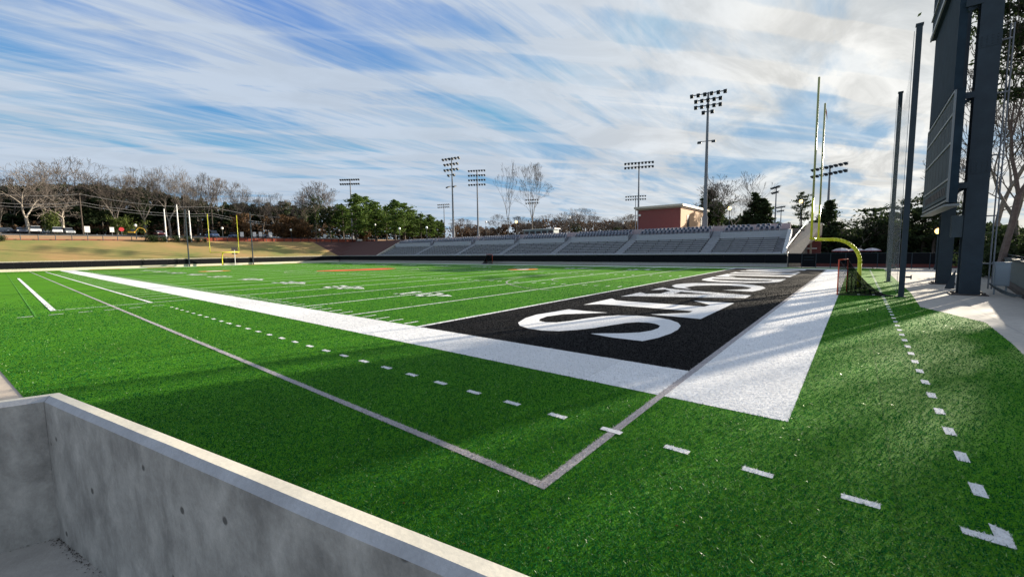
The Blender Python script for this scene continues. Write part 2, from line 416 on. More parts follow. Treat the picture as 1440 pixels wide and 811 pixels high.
# grey lacrosse lines, dashes and the team-area lines
flat('grey_line', [(-.115, .0, -5.51, 0), (-112, -.118, -5.51, -5.40)], .008, mt_grey)
flat('grey_line', [(-.13, -.003, .003, FW)], .008, mt_grey)
dsh = []
i = 0
x = 2.65
while x > -24.6: dsh.append((x-.155, x+.155, -3.76, -3.65)); x -= Yd
dsh += [(-27.45+.05, -27.3, 0, 0)]
dsh = dsh[:-1]
flat('dash', [q for q in dsh if q[0] > 0 or q[1] < -.13], .005, mt_white); flat('dash', [q for q in dsh if not (q[0] > 0 or q[1] < -.13)], .012, mt_white)
flat('dash', [(3.56, 3.67, -2.7+Yd*k-.155, -2.7+Yd*k+.155) for k in range(0, 58)], .005, mt_white)
flat('corner_mark', [[(3.36, -3.77), (3.68, -3.79), (3.68, -3.5), (3.57, -3.42), (3.57, -3.66), (3.36, -3.66)]], .005, mt_white)
flat('dash', [(-25.33, -25.22, y-.23, y+.23) for y in (-8.46, -7.55, -6.62, -5.75, -4.86, -3.95)], .012, mt_white)
flat('team_area_line', [(-105, -27.25, -3.93, -3.78), (-77, -27.25, -7.62, -7.42), (-27.4, -27.3, -7.5, -1.83)], .012, mt_white)
flat('team_area_tick', [(-27.4-Yd*k*2.5-.05, -27.4-Yd*k*2.5+.05, -3.78, -1.83) for k in range(1, 30)], .012, mt_white)
flat('team_area_line', [(-112, -25, -8.2, -8.14)], .010, turf_mat('turf faint', (.03, .14, .01), (.08, .3, .03), (.2, .4, .1), .1))
# --- end zone lettering, each letter its own sheet
def L_(pts): return [(x, y) for x, y in pts]
LET = {}
LET['S'] = [(-5.26,6.55),(-6.11,6.46),(-7.1,6.5),(-7.22,5.5),(-7.36,4.5),(-7.2,3.54),(-6.8,2.6),(-6.37,2.15),(-5.81,1.9),(-5.23,1.88),(-4.75,2.1),(-4.38,2.6),(-4.08,3.25),(-3.85,4.04),(-3.65,4.7),(-3.4,5.08),(-3.06,5.2),(-2.75,5.1),(-2.5,4.84),(-2.39,4.4),(-2.42,3.83),(-2.6,3.35),(-3.0,2.9),(-3.41,2.6),(-3.74,2.32),(-2.92,2.17),(-2.04,2.21),(-1.85,2.91),(-1.77,3.74),(-1.8,4.5),(-1.94,5.2),(-2.2,5.75),(-2.64,6.22),(-3.3,6.5),(-4.0,6.45),(-4.59,6.15),(-5.03,5.56),(-5.28,4.75),(-5.46,3.98),(-5.7,3.42),(-6.04,3.22),(-6.4,3.33),(-6.62,3.7),(-6.75,4.35),(-6.54,5.2),(-5.83,5.9)]
LET['T'] = [(-7.32,8.2),(-7.36,11.24),(-6.85,10.62),(-6.22,10.5),(-2.6,10.5),(-2.55,11.23),(-3.62,12.44),(-1.82,12.52),(-1.8,7.0),(-3.68,7.08),(-2.6,8.28),(-2.6,8.85),(-6.1,8.85),(-6.78,8.75)]
LET['C'] = [(-5.45,18.37),(-6.2,19.5),(-5.97,21.1),(-5.22,22.0),(-4.25,22.4),(-3.19,22.05),(-2.6,21.17),(-2.62,20.2),(-3.12,19.4),(-3.75,18.83),(-2.13,18.65),(-1.94,19.99),(-1.86,21.4),(-2.2,22.66),(-2.96,23.6),(-4.06,24.13),(-5.33,24.0),(-6.61,23.45),(-7.2,22.6),(-7.46,21.5),(-7.3,20.3),(-6.7,19.1)]
bm_ = -7.3; tp = -1.82
LET['L'] = [(bm_,36.2),(bm_,31.6),(bm_+1.8,31.4),(bm_+.75,33.2),(bm_+.7,34.0),(tp-.5,34.0),(tp,33.2),(tp,36.2),(tp-.45,35.7),(bm_+.5,35.7)]
LET['I'] = [(bm_,37.0),(bm_+.5,37.5),(tp-.5,37.5),(tp,37.0),(tp,39.9),(tp-.5,39.3),(bm_+.5,39.3),(bm_,39.9)]
LET['W'] = [(tp,48.3),(tp,45.9),(tp-.5,46.2),(bm_+2.3,45.2),(tp-.3,44.2),(tp-.3,43.6),(bm_+2.3,42.4),(tp-.5,41.6),(tp,42.0),(tp,40.4),(tp-.5,40.7),(bm_,42.0),(bm_,42.7),(bm_+3.1,43.9),(bm_,45.1),(bm_,45.8),(tp-.5,47.9)]
def poly_holes(outer, holes, z):
    import bmesh
    bm = bmesh.new(); ed = []
    for loop in [outer]+holes:
        vs = [bm.verts.new((a, b, z)) for a, b in loop]
        for i in range(len(vs)): ed.append(bm.edges.new((vs[i], vs[(i+1) % len(vs)])))
    bmesh.ops.triangle_fill(bm, use_beauty=True, use_dissolve=False, edges=ed)
    for f_ in bm.faces:
        if f_.normal.z < 0: f_.normal_flip()
    return bm
def letter(ch, outer, holes=[]):
    bm = poly_holes(outer, holes, .012); me = bpy.data.meshes.new('letter'); bm.to_mesh(me); bm.free()
    me.materials.append(mt_white)
    o = bpy.data.objects.new('letter', me); col.objects.link(o); o.parent = fld; o.matrix_parent_inverse = Matrix.Translation((50, -24, 0))
    o['label'] = 'white painted serif letter '+ch+' lying on the black end zone'
for k in 'STCLIW': letter(k, LET[k])
letter('A', [(-7.36,12.3),(-7.36,15.0),(-6.79,14.4),(-6.14,14.9),(-6.2,16.75),(-6.8,17.5),(-7.36,16.6),(-7.4,18.78),(-6.8,18.13),(-3.93,17.1),(-1.81,16.5),(-1.78,14.95),(-3.27,14.3),(-5.86,13.25),(-6.8,12.9)], [[(-5.46,15.1),(-5.5,16.5),(-3.3,15.9)]])
Do = [(bm_,30.9),(bm_,27.8)]+[(( bm_+tp)/2+2.74*math.sin(t), 27.8-2.6*math.cos(t)) for t in np.linspace(-math.pi/2, math.pi/2, 13)]+[(tp,30.9),(tp-.5,30.4),(bm_+.5,30.4)]
Di = [(bm_+.6,28.7),(bm_+.6,27.9)]+[(( bm_+tp)/2+2.1*math.sin(t), 27.9-1.0*math.cos(t)) for t in np.linspace(-math.pi/2, math.pi/2, 11)]+[(tp-.6,28.7)]
letter('D', Do, [Di])

# near turf fibres: real blades, coloured by the painted zone they stand in
def in_poly(x, y, P):
    c = np.zeros(len(x), bool); n = len(P)
    for i in range(n):
        x0, y0 = P[i]; x1, y1 = P[(i+1) % n]
        cond = ((y0 > y) != (y1 > y)) & (x < (x1-x0)*(y-y0)/((y1-y0) if y1 != y0 else 1e-9)+x0)
        c ^= cond
    return c
def blades(N):
    r = np.exp(rng.uniform(math.log(.9), math.log(34), N)+rng.normal(0, .16, N)); th = rng.uniform(R(40), R(215), N)
    x = CAM.x+r*np.cos(th); y = CAM.y+r*np.sin(th)
    keep = in_poly(x, y, turf_poly) & (y > -8.75+(x+1.42)*.197*(x > -1.5)+.05) | (in_poly(x, y, turf_poly) & (x < -1.5) & ((y > -8.8) | (x < -9)))
    x, y, r = x[keep], y[keep], r[keep]; n = len(x)
    mi = np.zeros(n, int)
    blk = (x > -9.1) & (x < -.13) & (y > 0) & (y < FW); mi[blk] = 1
    wh = ((y > -1.83) & (y < 0) & (x < 1.83)) | ((x > 0) & (x < 1.83) & (y > -1.83) & (y < FW)); mi[wh] = 2
    for k in range(0, 12):
        xx = -(10+5*k)*Yd; mi[(abs(x-xx) < .05) & (y > 0)] = 2
    for Lk in 'STC': mi[in_poly(x, y, LET[Lk])] = 2
    gl = ((abs(y+5.455) < .065) & (x < 0)) | ((x > -.13) & (x < 0) & (y > -5.52) & (y < FW)); mi[gl] = 3
    for (a, b, c, d) in dsh: mi[(x > a) & (x < b) & (y > c) & (y < d)] = 2
    for k in range(0, 40):
        c = -2.7+Yd*k; mi[(x > 3.56) & (x < 3.67) & (y > c-.155) & (y < c+.155)] = 2
    mi[in_poly(x, y, [(3.36, -3.77), (3.68, -3.79), (3.68, -3.5), (3.57, -3.42), (3.57, -3.66), (3.36, -3.66)])] = 2
    for (a, b, c, d) in tk[:40]: mi[(x > a) & (x < b) & (y > c) & (y < d)] = 2
    # some bright tips, deeper fibres, and pale ones standing in for glints
    q_ = rng.random(n); g_ = (mi == 0); mi[g_ & (q_ < .09)] = 4; mi[g_ & (q_ > .62)] = 5; mi[g_ & (q_ > .986)] = 6
    hgt_ = rng.uniform(.012, .028, n)*(1+r*.012); w = (.0020+.0005*r)*rng.uniform(.7, 1.3, n)
    a = rng.uniform(0, 2*math.pi, n); lean = rng.uniform(0, 1.7, n)*hgt_; la = rng.uniform(0, 2*math.pi, n)
    V = np.zeros((n, 3, 3), np.float32)
    V[:, 0] = np.stack([x-w*np.cos(a), y-w*np.sin(a), np.full(n, .004)], 1)
    V[:, 1] = np.stack([x+w*np.cos(a), y+w*np.sin(a), np.full(n, .004)], 1)
    V[:, 2] = np.stack([x+lean*np.cos(la), y+lean*np.sin(la), hgt_], 1)
    white_like = (mi == 2) | (mi == 1) | (mi == 3)
    V[white_like, 2, 2] = .018+.3*V[white_like, 2, 2]
    return V.reshape(-1, 3), mi
bl_g = mat('blade green', (.003, .080, .020), .6, c2=(.016, .170, .034), scale=30, trans=.4, spec=.08)
bl_k = mat('blade black', (.004, .004, .005), .8, c2=(.012, .012, .014), scale=30, spec=.08)
bl_w = mat('blade white', (.66, .66, .67), .7, c2=(.80, .80, .80), scale=30, trans=.3)
bl_e = mat('blade grey', (.26, .24, .25), .7, c2=(.52, .49, .50), scale=30, trans=.2)
bl_t = mat('blade tip', (.04, .20, .03), .4, c2=(.14, .36, .08), scale=30, trans=.45, spec=.6)
bl_d = mat('blade deep', (.001, .038, .012), .7, c2=(.006, .090, .022), scale=30, trans=.3, spec=.05)
bl_glint = mat('blade glint', (.20, .34, .12), .7, c2=(.34, .44, .22), scale=30, trans=.3, spec=.1)  # scattered pale fibres, sun glints put into the colour
V, mi = blades(1350000)
ob = arr_mesh('turf_fibre', V, 3, [bl_g, bl_k, bl_w, bl_e, bl_t, bl_d, bl_glint], mi)
tag(ob, 'short green, white and black artificial turf fibres', 'turf', kind='stuff')

# a few dry leaves blown onto the near turf
lv = []
for i in range(22):
    r_ = math.exp(rng.uniform(math.log(3), math.log(14))); th = rng.uniform(R(70), R(150)); x = CAM.x+r_*math.cos(th); y = CAM.y+r_*math.sin(th)
    if y < -7.9: continue
    t = rng.uniform(0, 6.28); l = rng.uniform(.010, .022); w = l*.4; c, s_ = math.cos(t), math.sin(t)
    lv += [(x-c*l, y-s_*l, .024), (x+s_*w, y-c*w, .03), (x+c*l, y+s_*l, .022), (x-s_*w, y+c*w, .034)]
tag(arr_mesh('fallen_leaf', lv, 4, mat('dry leaf', (.06, .022, .014), 1, c2=(.12, .05, .025), scale=2, spec=0)), 'dry reddish brown leaves blown onto the near turf', 'leaves', kind='stuff')
# paving right of the turf, and near-side path
pv = MB(); pv.quadv([(4.0, -9.2, -.006), (30, -9.2, -.006), (30, 15, -.006), (4, 15, -.006)]); pv.quadv([(3.9, 15, -.006), (30, 15, -.006), (30, 58, -.006), (3.9, 58, -.006)])
pv.quadv([(-30, 53.2, -.006), (4, 53.2, -.006), (4, 58, -.006), (-30, 58, -.006)])
pvo = tag(pv.build('pavement', mc_pave, fix=False), kind='structure')
jb = MB()
for k in range(20):
    y = -8+k*3.2; jb.quadv([(3.9, y, -.002), (29, y, -.002), (29, y+.014, -.002), (3.9, y+.014, -.002)])
for k in range(8):
    x = 6.3+k*3.2; jb.quadv([(x, -9, .001), (x+.014, -9, .001), (x+.014, 57, .001), (x, 57, .001)])
jb.build('joint', m_deck, pvo, fix=False)
p2 = MB(); p2.quadv([(-60, -20, -.01), (2, -20, -.01), (2, -8.5, -.01), (-60, -8.5, -.01)]); tag(p2.build('path', concrete('tan path', (.50, .42, .34), .12, False), fix=False), kind='structure')
# plaza beyond the gate
p3 = MB(); p3.quadv([(-3.3, 58, -.004), (60, 58, -.004), (60, 140, -.004), (-3.3, 140, -.004)]); tag(p3.build('plaza', mat('plaza', (.34, .31, .28), .9, var=.1), fix=False), kind='structure')

# ------------------------------------------------------------ near concrete wall
nw = empty('concrete_guard_wall', (-1.42, -8.89, 0), label='low grey concrete guard wall with pale sunlit top in the lower left corner', cat='wall')
def at_(o): o.parent = nw; o.matrix_parent_inverse = Matrix.Translation((1.42, 8.89, 0)); return o
A = Vector((-1.42, -8.89)); B = Vector((4.5, -8.89+.197*5.92)); Cc = Vector((-2.0, -10.55))
dAB = (B-A).normalized(); nAB = Vector((dAB.y, -dAB.x)); dAC = (Cc-A).normalized(); nAC = Vector((-dAC.y, dAC.x))
def off(a):  # offset corner
    # intersection of line A+nAB*a + s dAB with A+nAC*a + t dAC
    P = A+nAB*a; Q = A+nAC*a; det = dAB.x*(-dAC.y)+dAC.x*dAB.y
    s = ((Q.x-P.x)*(-dAC.y)+dAC.x*(Q.y-P.y))/det
    return P+dAB*s
prof = [(-.004, -.05), (-.004, 1.712), (-.0, 1.72), (.052, 1.72), (.082, 1.694), (.082, .70)]
def skin(name, i0, i1, m, nb=60):
    b = MB()
    (a0, z0), (a1, z1) = prof[i0], prof[i1]
    for base, dd, nn, Lr in ((A, dAB, nAB, 6.0), (A, dAC, nAC, 1.7)):
        for k in range(nb):
            def pt(a, z, s):
                st = off(a); wob = .0045*mnoise.noise(Vector((s*Lr*2.2, a*9+z*1.7, 3.1)))
                q = st+dd*(Lr*s)+nn*wob*(1 if a > .03 else 0)
                return (q.x, q.y, z+(.003*mnoise.noise(Vector((s*Lr*1.7, a*30, 8)))if z > 1 else 0))
            s0, s1 = k/nb, (k+1)/nb
            b.quadv([pt(a0, z0, s0), pt(a0, z0, s1), pt(a1, z1, s1), pt(a1, z1, s0)])
    return at_(b.build(name, m, fix=False))
skin('outer_face', 0, 1, mc_wall); skin('top_edge', 1, 2, mc_sunlit); skin('coping', 2, 3, mc_sunlit); skin('chamfer', 3, 4, mc_chamfer); skin('inner_face', 4, 5, mc_wall)
fb = MB(); P0 = off(.075)
fb.quadv([(P0.x, P0.y, .797), (P0.x+dAB.x*6, P0.y+dAB.y*6, .797), (4.6, -13, .797), (-2.2, -13, .797), (P0.x+dAC.x*1.65, P0.y+dAC.y*1.65, .797)])
tag(fb.build('landing', mc_pave, fix=False), kind='structure')
# leaf litter and grit along the foot of the wall
lv = []
for i in range(220):
    s = abs(rng.normal(0, .5)); a = abs(rng.normal(0, .018))
    d, n_ = (dAB, nAB) if rng.random() < .85 else (dAC, nAC)
    st = off(.084+a); q = st+d*(s*.9+.002)
    t = rng.uniform(0, 6.28); l = rng.uniform(.002, .008); w = l*.45; z = .80+rng.uniform(0, .006)
    c, s_ = math.cos(t), math.sin(t)
    lv += [(q.x-c*l, q.y-s_*l, z), (q.x+s_*w, q.y-c*w, z+.003), (q.x+c*l, q.y+s_*l, z), (q.x-s_*w, q.y+c*w, z+.002)]
tag(arr_mesh('leaf_litter', lv, 4, mat('litter', (.03, .02, .012), .9)), 'dark leaf litter along the foot of the concrete wall', 'leaf litter', kind='stuff')

# ------------------------------------------------------------ perimeter walls
def wall_run(name, p, q, label, gray_top=.52, top=1.70, npad=40, padmat=m_pad, capm=m_cap, base=mc_far, th=.3):
    p = Vector(p); q = Vector(q); d = (q-p); Lr = d.length; d.normalize(); n = Vector((-d.y, d.x))
    root = empty(name, (p.x, p.y, 0), math.atan2(d.y, d.x), label, 'wall')
    b = MB(); b.box(0, Lr, 0, th, -.03, top, 0); b.build('concrete_base', base, root)
    for k in range(npad):
        l0 = Lr*k/npad+.012; l1 = Lr*(k+1)/npad-.012
        b = MB(); b.box(l0, l1, -.09, -.004, gray_top, top-.1); b.build('pad', padmat, root)
    b = MB(); b.box(0, Lr, -.10, th+.03, top+.003, top+.075); b.build('cap', capm, root)
    return root
wall_run('padded_wall', (-4.3, 54), (-114, 54), 'long grey concrete wall with black pads below the grandstand', npad=45).scale = (1, -1, 1)
wall_run('padded_wall', (-114, 54), (-114, -13), 'sunlit concrete wall with black pads behind the far goalpost, below the grass bank', npad=34, top=1.74, capm=mc_sunlit, base=mc_sunlit).scale = (1, -1, 1)  # base and cap use the concrete with sunlight painted into its tone
w3 = wall_run('retaining_wall', (-113.9, -13.4), (-100, -24), 'pale concrete wall return with pads painted lighter as in sun glare at the far left', npad=8, top=1.74, padmat=mat('sun glare pad', (.09, .08, .07), .7), capm=mc_sunlit, base=mc_sunlit); w3.scale = (1, -1, 1)  # pad colour lightened to paint the sun glare on this stretch

# right retaining wall behind the scoreboard
rw = empty('retaining_wall', (13.0, 57.5, 0), math.atan2(13-57.5, 8.0-13.0), 'grey green concrete retaining wall behind the scoreboard posts', 'wall')
Lr = math.hypot(13-57.5, 5)
b = MB(); b.box(0, Lr, 0, .35, -.03, 1.5); b.build('wall', concrete('grey green concrete', (.14, .17, .18), .2, False), rw)
b = MB(); b.box(0, Lr, -.05, .4, 1.503, 1.62); b.build('coping', m_poledark, rw)
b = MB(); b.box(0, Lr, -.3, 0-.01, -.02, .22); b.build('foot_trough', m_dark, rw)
b = MB(); b.tube([(0, .2, 1.8), (Lr, .2, 1.8)], .03)
for k in range(20): b.seg((Lr*k/19, .2, 1.62), (Lr*k/19, .2, 1.8), .025, .025)
b.build('rail', m_poledark, rw)

# mesh fence / gates from the end of the stand to the right wall
fe = empty('windscreen_fence', (-4.2, 54.1, 0), label='black windscreen fence with open bottom between grandstand and retaining wall', cat='fence')
Lf = 17.0
for k in range(12):
    x0 = Lf*k/12
    if k == 1: continue
    b = MB(); b.box(x0+.03, x0+Lf/12-.03, 0, .02, .52, 1.68); b.build('windscreen', m_pad, fe)
b = MB(); b.box(Lf/12+.05, Lf/6-.05, -.03, 0, .06, 1.66)
for z in (.9, 1.25): b.box(Lf/12+.2, Lf/6-.2, -.05, -.032, z, z+.05, 1)
b.build('gate', [m_pad, m_poledark], fe)
for k in range(13):
    b = MB(); b.seg((Lf*k/12, .0, 0), (Lf*k/12, 0, 1.75), .045, .045, 8); b.build('post', m_poledark, fe)
b = MB(); b.seg((0, 0, .12), (Lf, 0, .12), .025, .025); b.seg((0, 0, 1.72), (Lf, 0, 1.72), .03, .03)
for k in (6, 9): b.seg((Lf*k/12, 0, .12), (Lf*(k+1)/12, 0, .5), .015, .015)
b.build('rail', m_poledark, fe)
bw = empty('brick_planter', (0, 57, 0), label='low red brick planter with buff stone cap behind the black fence', cat='planter')
b = MB(); b.box(-3.2, 11, 0, .6, 0, .45); b.build('wall', m_brick, bw)
b = MB(); b.box(-3.25, 11.05, -.05, .65, .453, .55); b.build('stone_cap', m_brick2, bw)

# umbrellas behind the fence
um = empty('patio_umbrella', (0, 0, 0))
b = MB(); n = 8; zt, ze, rr = 2.62, 2.18, 1.25
for i in range(n):
    a0, a1 = 2*math.pi*i/n, 2*math.pi*(i+1)/n
    m_ = 0 if i % 2 == 0 else 1
    p0 = (rr*math.cos(a0), rr*math.sin(a0)); p1 = (rr*math.cos(a1), rr*math.sin(a1))
    b.quadv([(0, 0, zt), (p0[0]*.55, p0[1]*.55, zt-.14), (p1[0]*.55, p1[1]*.55, zt-.14)], m_)
    b.quadv([(p0[0]*.55, p0[1]*.55, zt-.14), (*p0, ze), (*p1, ze), (p1[0]*.55, p1[1]*.55, zt-.14)], m_)
    b.quadv([(*p0, ze), (*p0, ze-.15), (*p1, ze-.15), (*p1, ze)], 2)
b.build('canopy', [mat('umbrella cream', (.55, .53, .55), .8), mat('umbrella pale', (.42, .38, .42), .8), mat('umbrella maroon', (.20, .03, .04), .8)], um)
b = MB(); b.seg((0, 0, 0), (0, 0, zt), .03, .03); b.build('pole', m_steel, um)
b = MB(); b.box(-.35, .35, -.35, .35, 0, .06); b.build('base', m_poledark, um)
for i, (px, D) in enumerate(((1183, 74), (1203, 80), (1226, 82))):
    o = um if i == 0 else copy_tree(um); p = pol(px, D); o.location = (p.x, p.y, .0)
    s = hgt(px, 348.5, D)/2.62; o.scale = (s, s, s)
    tag(o, ['widest pale and maroon patio umbrella left of the curved yellow goalpost neck', 'patio umbrella partly hidden behind the yellow goalpost neck', 'rightmost patio umbrella beside the net poles, behind the fence'][i], 'umbrella', 'patio umbrellas behind the fence')
# maroon kiosks under the umbrellas
for i, (px, D, w) in enumerate(((1184, 78, 1.6), (1226, 80, 1.8))):
    p = pol(px, D); b = MB(); b.box(-w, w, -.4, .4, .05, 1.0, 0); b.box(-w-.05, w+.05, -.45, .45, 1.003, 1.07, 1)
    for s in (-1, 1): b.box(s*w*.9-.05, s*w*.9+.05, -.3, .3, -.0, .05, 1)
    o = b.build('serving_counter', [mat('maroon cloth', (.12, .02, .025), .8), m_poledark], loc=(p.x, p.y, 0))
    tag(o, ['maroon counter under the widest umbrella behind the fence', 'maroon counter under the rightmost umbrella behind the fence'][i], 'counter')

# ------------------------------------------------------------ grandstand
X0, X1 = -95.1, -5.05
st = empty('grandstand', (0, 0, 0), label='long low concrete and aluminium grandstand beyond the far sideline', cat='grandstand')
NR = 8; dy = .72; y0 = 54.35; z0 = 1.72; dz = (3.95-1.72)/NR
aisles = [-79.6, -65.3, -52.6, -40.2, -27.4, -14.3]
# stepped deck
b = MB(); pr_ = [(y0, 0)]
for k in range(NR): pr_ += [(y0+k*dy, z0+k*dz-.05), (y0+(k+1)*dy, z0+k*dz-.05)]
pr_ += [(y0+NR*dy, 3.9), (63.4, 3.9), (63.4, 0)]
b.prism(pr_, X0, X1, 'x'); b.build('deck', m_deck, st)
edges = [X0]+aisles+[X1]
for i in range(len(edges)-1):
    xa = edges[i]+(.75 if i else .25); xb = edges[i+1]-(.75 if i < len(edges)-2 else .9)
    for k in range(NR):
        b = MB(); yy = y0+k*dy+.28; zz = z0+k*dz
        b.box(xa, xb, yy, yy+.26, zz+.30, zz+.34)
        nsup = int((xb-xa)/1.8)
        for j in range(nsup+1):
            xs = xa+.1+(xb-xa-.2)*j/max(1, nsup); b.box(xs-.03, xs+.03, yy+.08, yy+.16, zz-.04, zz+.298, 1)
        b.build('bench', [m_bench, m_dark], st)
# riser wall below the chairs, with the chair deck
for i in range(len(edges)-1):
    xa = edges[i]+(.75 if i else 0); xb = edges[i+1]-(.75 if i < len(edges)-2 else 0)
    b = MB(); yb = y0+NR*dy
    b.box(xa, xb, yb-.12, yb, 3.7, 4.85); b.build('riser_panel', m_band, st)
    b = MB(); b.box(xa, xb, yb+.003, yb+1.4, 3.7, 4.72); b.box(xa, xb, yb+1.403, 63.35, 3.7, 5.1); b.build('chair_deck', m_deck, st)
# aisles with steps and handrails
for x in aisles:
    b = MB()
    for k in range(NR*2):
        yy = y0+k*dy/2; b.box(x-.65, x+.65, yy, yy+dy/2, z0+k*dz/2-.1, z0+(k+1)*dz/2-.02)
    yb = y0+NR*dy
    for k in range(8): b.box(x-.65, x+.65, yb+k*.25, yb+(k+1)*.25, 3.7, 3.95+(k+1)*.145)
    b.build('aisle_stair', m_aisle, st)
    for s in (-.72, .72):
        b = MB(); b.seg((x+s, yb, 4.9), (x+s, yb+2, 6.1), .03, .03); b.seg((x+s, yb, 3.9), (x+s, yb, 4.9), .025, .025); b.seg((x+s, yb+2, 5.1), (x+s, yb+2, 6.1), .025, .025)
        b.build('handrail', m_steel, st)
b = MB(); b.tube([(X0, y0-.02, z0+.12), (X1, y0-.02, z0+.12)], .04); b.build('front_rail', m_cap, st)
# left end wall cap
b = MB(); b.quadv([(X0, 54.3, 1.8), (X0, 61.8, 5.35), (X0-.35, 61.8, 5.35), (X0-.35, 54.3, 1.8)]); b.quadv([(X0-.35, 54.3, 1.8), (X0-.35, 61.8, 5.35), (X0-.35, 61.8, 0), (X0-.35, 54.3, 0)]); b.build('end_wall', mc_sunlit, st)
# right stair tower: tan wall, twin pale rails
Bt = ony(1106, 355.5, 54.6); Tt = ony(1141, 313, 67); T2 = ony(1147, 313, 67.5)
Bt2 = ony(1131, 356, 55)
b = MB(); b.v = []; 
p = [Vector((Bt.x, Bt.y, 0)), Vector((Bt.x, Bt.y, Bt.z)), Vector((Tt.x, Tt.y, Tt.z)), Vector((Tt.x+1.3, Tt.y+.5, Tt.z-.1)), Vector((Tt.x+1.3, Tt.y+.5, 4.2)), Vector((Tt.x-.2, Tt.y-4, 2.6)), Vector((Bt.x+1.4, Bt.y+1.6, 1.6)), Vector((Bt.x+1.4, Bt.y+1.6, 0))]
b.quadv(p); b.quadv([q+Vector((-.3, .1, 0)) for q in p][::-1]); b.build('stair_side_wall', m_tan, st)
b = MB()
for o_ in (0, .22):
    q0 = ony(1105+o_*12, 349+o_*30, 54.8); q1 = ony(1135+o_*12, 311+o_*20, 67)
    b.seg(q0, q1, .055, .055)
b.build('stair_rail', m_white, st)
b = MB(); q = ony(1122, 335, 70); b.box(q.x+.1, q.x+3.0, 69, 69.4, 0, 4.5, 0); b.box(q.x-.2, q.x+2.6, 67.6, 67.9, 2.2, 2.35, 1); b.build('stair_recess', [m_brick, m_white], st)
b = MB(); q = ony(1140, 350, 66.5); b.box(q.x-.1, q.x+.12, 66.3, 66.6, 0, 5.2); b.build('stair_column', m_tan, st)
b = MB()
# stair treads inside the end
for k in range(10): b.box(-5.0, -4.55, y0+k*dy*.8, y0+(k+1)*dy*.8, 0, z0+k*.36)
b.build('end_stair', m_bench, st)

# chairs: one per seat along the two top rows
ch = empty('stadium_chair', (0, 0, 0))
b = MB(); b.box(-.24, .24, -.22, .18, .40, .45); b.build('seat', m_chair2, ch)
b = MB(); b.box(-.22, .22, .17, .22, .42, .86, 0); b.box(-.17, .17, .155, .168, .48, .80, 1); b.build('backrest', [m_chair, m_chair2], ch)
for s_ in (-.26, .23):
    b = MB(); b.box(s_, s_+.03, -.15, .15, 0, .62); b.build('armrest', m_chair, ch)
first = True; cnt = 0
secn = ['seventh', 'sixth', 'fifth', 'fourth', 'third', 'second', 'first']
for i in range(len(edges)-1):
    xa = edges[i]+1.1; xb = edges[i+1]-1.0
    for row, (yy, zz) in enumerate(((60.85, 4.72), (62.2, 5.1))):
        if i < 2 and row == 1: pass
        nC = int((xb-xa)/.62)
        for j in range(nC):
            if cnt >= 300: break
            if rng.random() < .04: continue
            x = xa+.3+(xb-xa-.6)*j/(nC-1)
            o = ch if first else copy_tree(ch); first = False; cnt += 1
            o.location = (x, yy, zz)
            tag(o, 'grey and navy stadium chair, %s row of the %s section from the right' % (('front', 'back')[row], secn[i]), 'chair', 'stadium chairs, %s row, %s section from the right' % (('front', 'back')[row], secn[i]))
# pale pinkish rail / parapet behind chairs
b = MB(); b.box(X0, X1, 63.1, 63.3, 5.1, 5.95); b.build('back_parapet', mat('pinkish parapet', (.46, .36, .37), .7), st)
# press platform boxes on top
b = MB(); q = ony(757, 326, 66); b.box(q.x-4, q.x+4, 66, 68, 5.2, 7.0, 0); b.box(q.x-4.3, q.x+4.3, 65.8, 68.2, 7.003, 7.15, 1)
for k in range(5): b.box(q.x-3.8+k*1.6, q.x-2.6+k*1.6, 65.98, 65.999, 5.9, 6.7, 2)
tag(b.build('press_platform', [mat('teal grey panel', (.16, .22, .24), .6), m_cap, m_dark]), 'small blue grey viewing booth above the middle of the grandstand', 'booth')

# ------------------------------------------------------------ brick building
bd = empty('brick_building', (-26, 68, 4.5), label='flat roofed red brick building with buff sunlit side behind the grandstand', cat='building')
def pb(o): o.parent = bd; o.matrix_parent_inverse = Matrix.Translation((26, -68, -4.5)); return o
bx0, bx1, by0, by1, bz = -29.9, -22.0, 68, 84, 9.95
b = MB(); b.box(bx0, bx1, by0, by1, 4.4, bz)
m_bw = bpy.data.materials.new('brick courses'); m_bw.use_nodes = True
nt = m_bw.node_tree; N = nt.nodes; L = nt.links; br = N.new('ShaderNodeTexBrick'); tc = N.new('ShaderNodeTexCoord'); mp = N.new('ShaderNodeMapping'); mp.inputs['Rotation'].default_value = (R(90), 0, 0)
L.new(tc.outputs['Object'], mp.inputs['Vector']); L.new(mp.outputs['Vector'], br.inputs['Vector'])
br.inputs['Scale'].default_value = 4; br.inputs['Color1'].default_value = (.26, .06, .055, 1); br.inputs['Color2'].default_value = (.18, .04, .04, 1); br.inputs['Mortar'].default_value = (.22, .13, .12, 1)
L.new(br.outputs['Color'], N['Principled BSDF'].inputs['Base Color']); N['Principled BSDF'].inputs['Roughness'].default_value = .9
pb(b.build('wall', m_bw))
b = MB(); b.box(bx1+.003, bx1+.06, by0+.0, by1, 4.4, bz); pb(b.build('side_wall', m_brick2))  # paler skin over the red brick paints the sun on this side
b = MB(); b.box(bx0-.5, bx1+.55, by0-.5, by1+.5, bz+.003, bz+.38); b.box(bx0-.2, bx1+.25, by0-.2, by1+.2, bz-.25, bz, 1); b.box(bx0+1, bx1-1, by0+1, by1-1, bz+.383, bz+.5, 1); pb(b.build('roof', [m_roof, mat('soffit', (.34, .27, .22), .8)]))
for ya in (71.5, 80):
    b = MB(); b.box(bx1+.062, bx1+.12, ya, ya+1.3, 5.2, 8.6); pb(b.build('window_slot', m_dark))
b = MB(); b.seg((bx0+.15, by0-.1, 4.4), (bx0+.15, by0-.1, bz), .06, .06); pb(b.build('downpipe', m_cap))
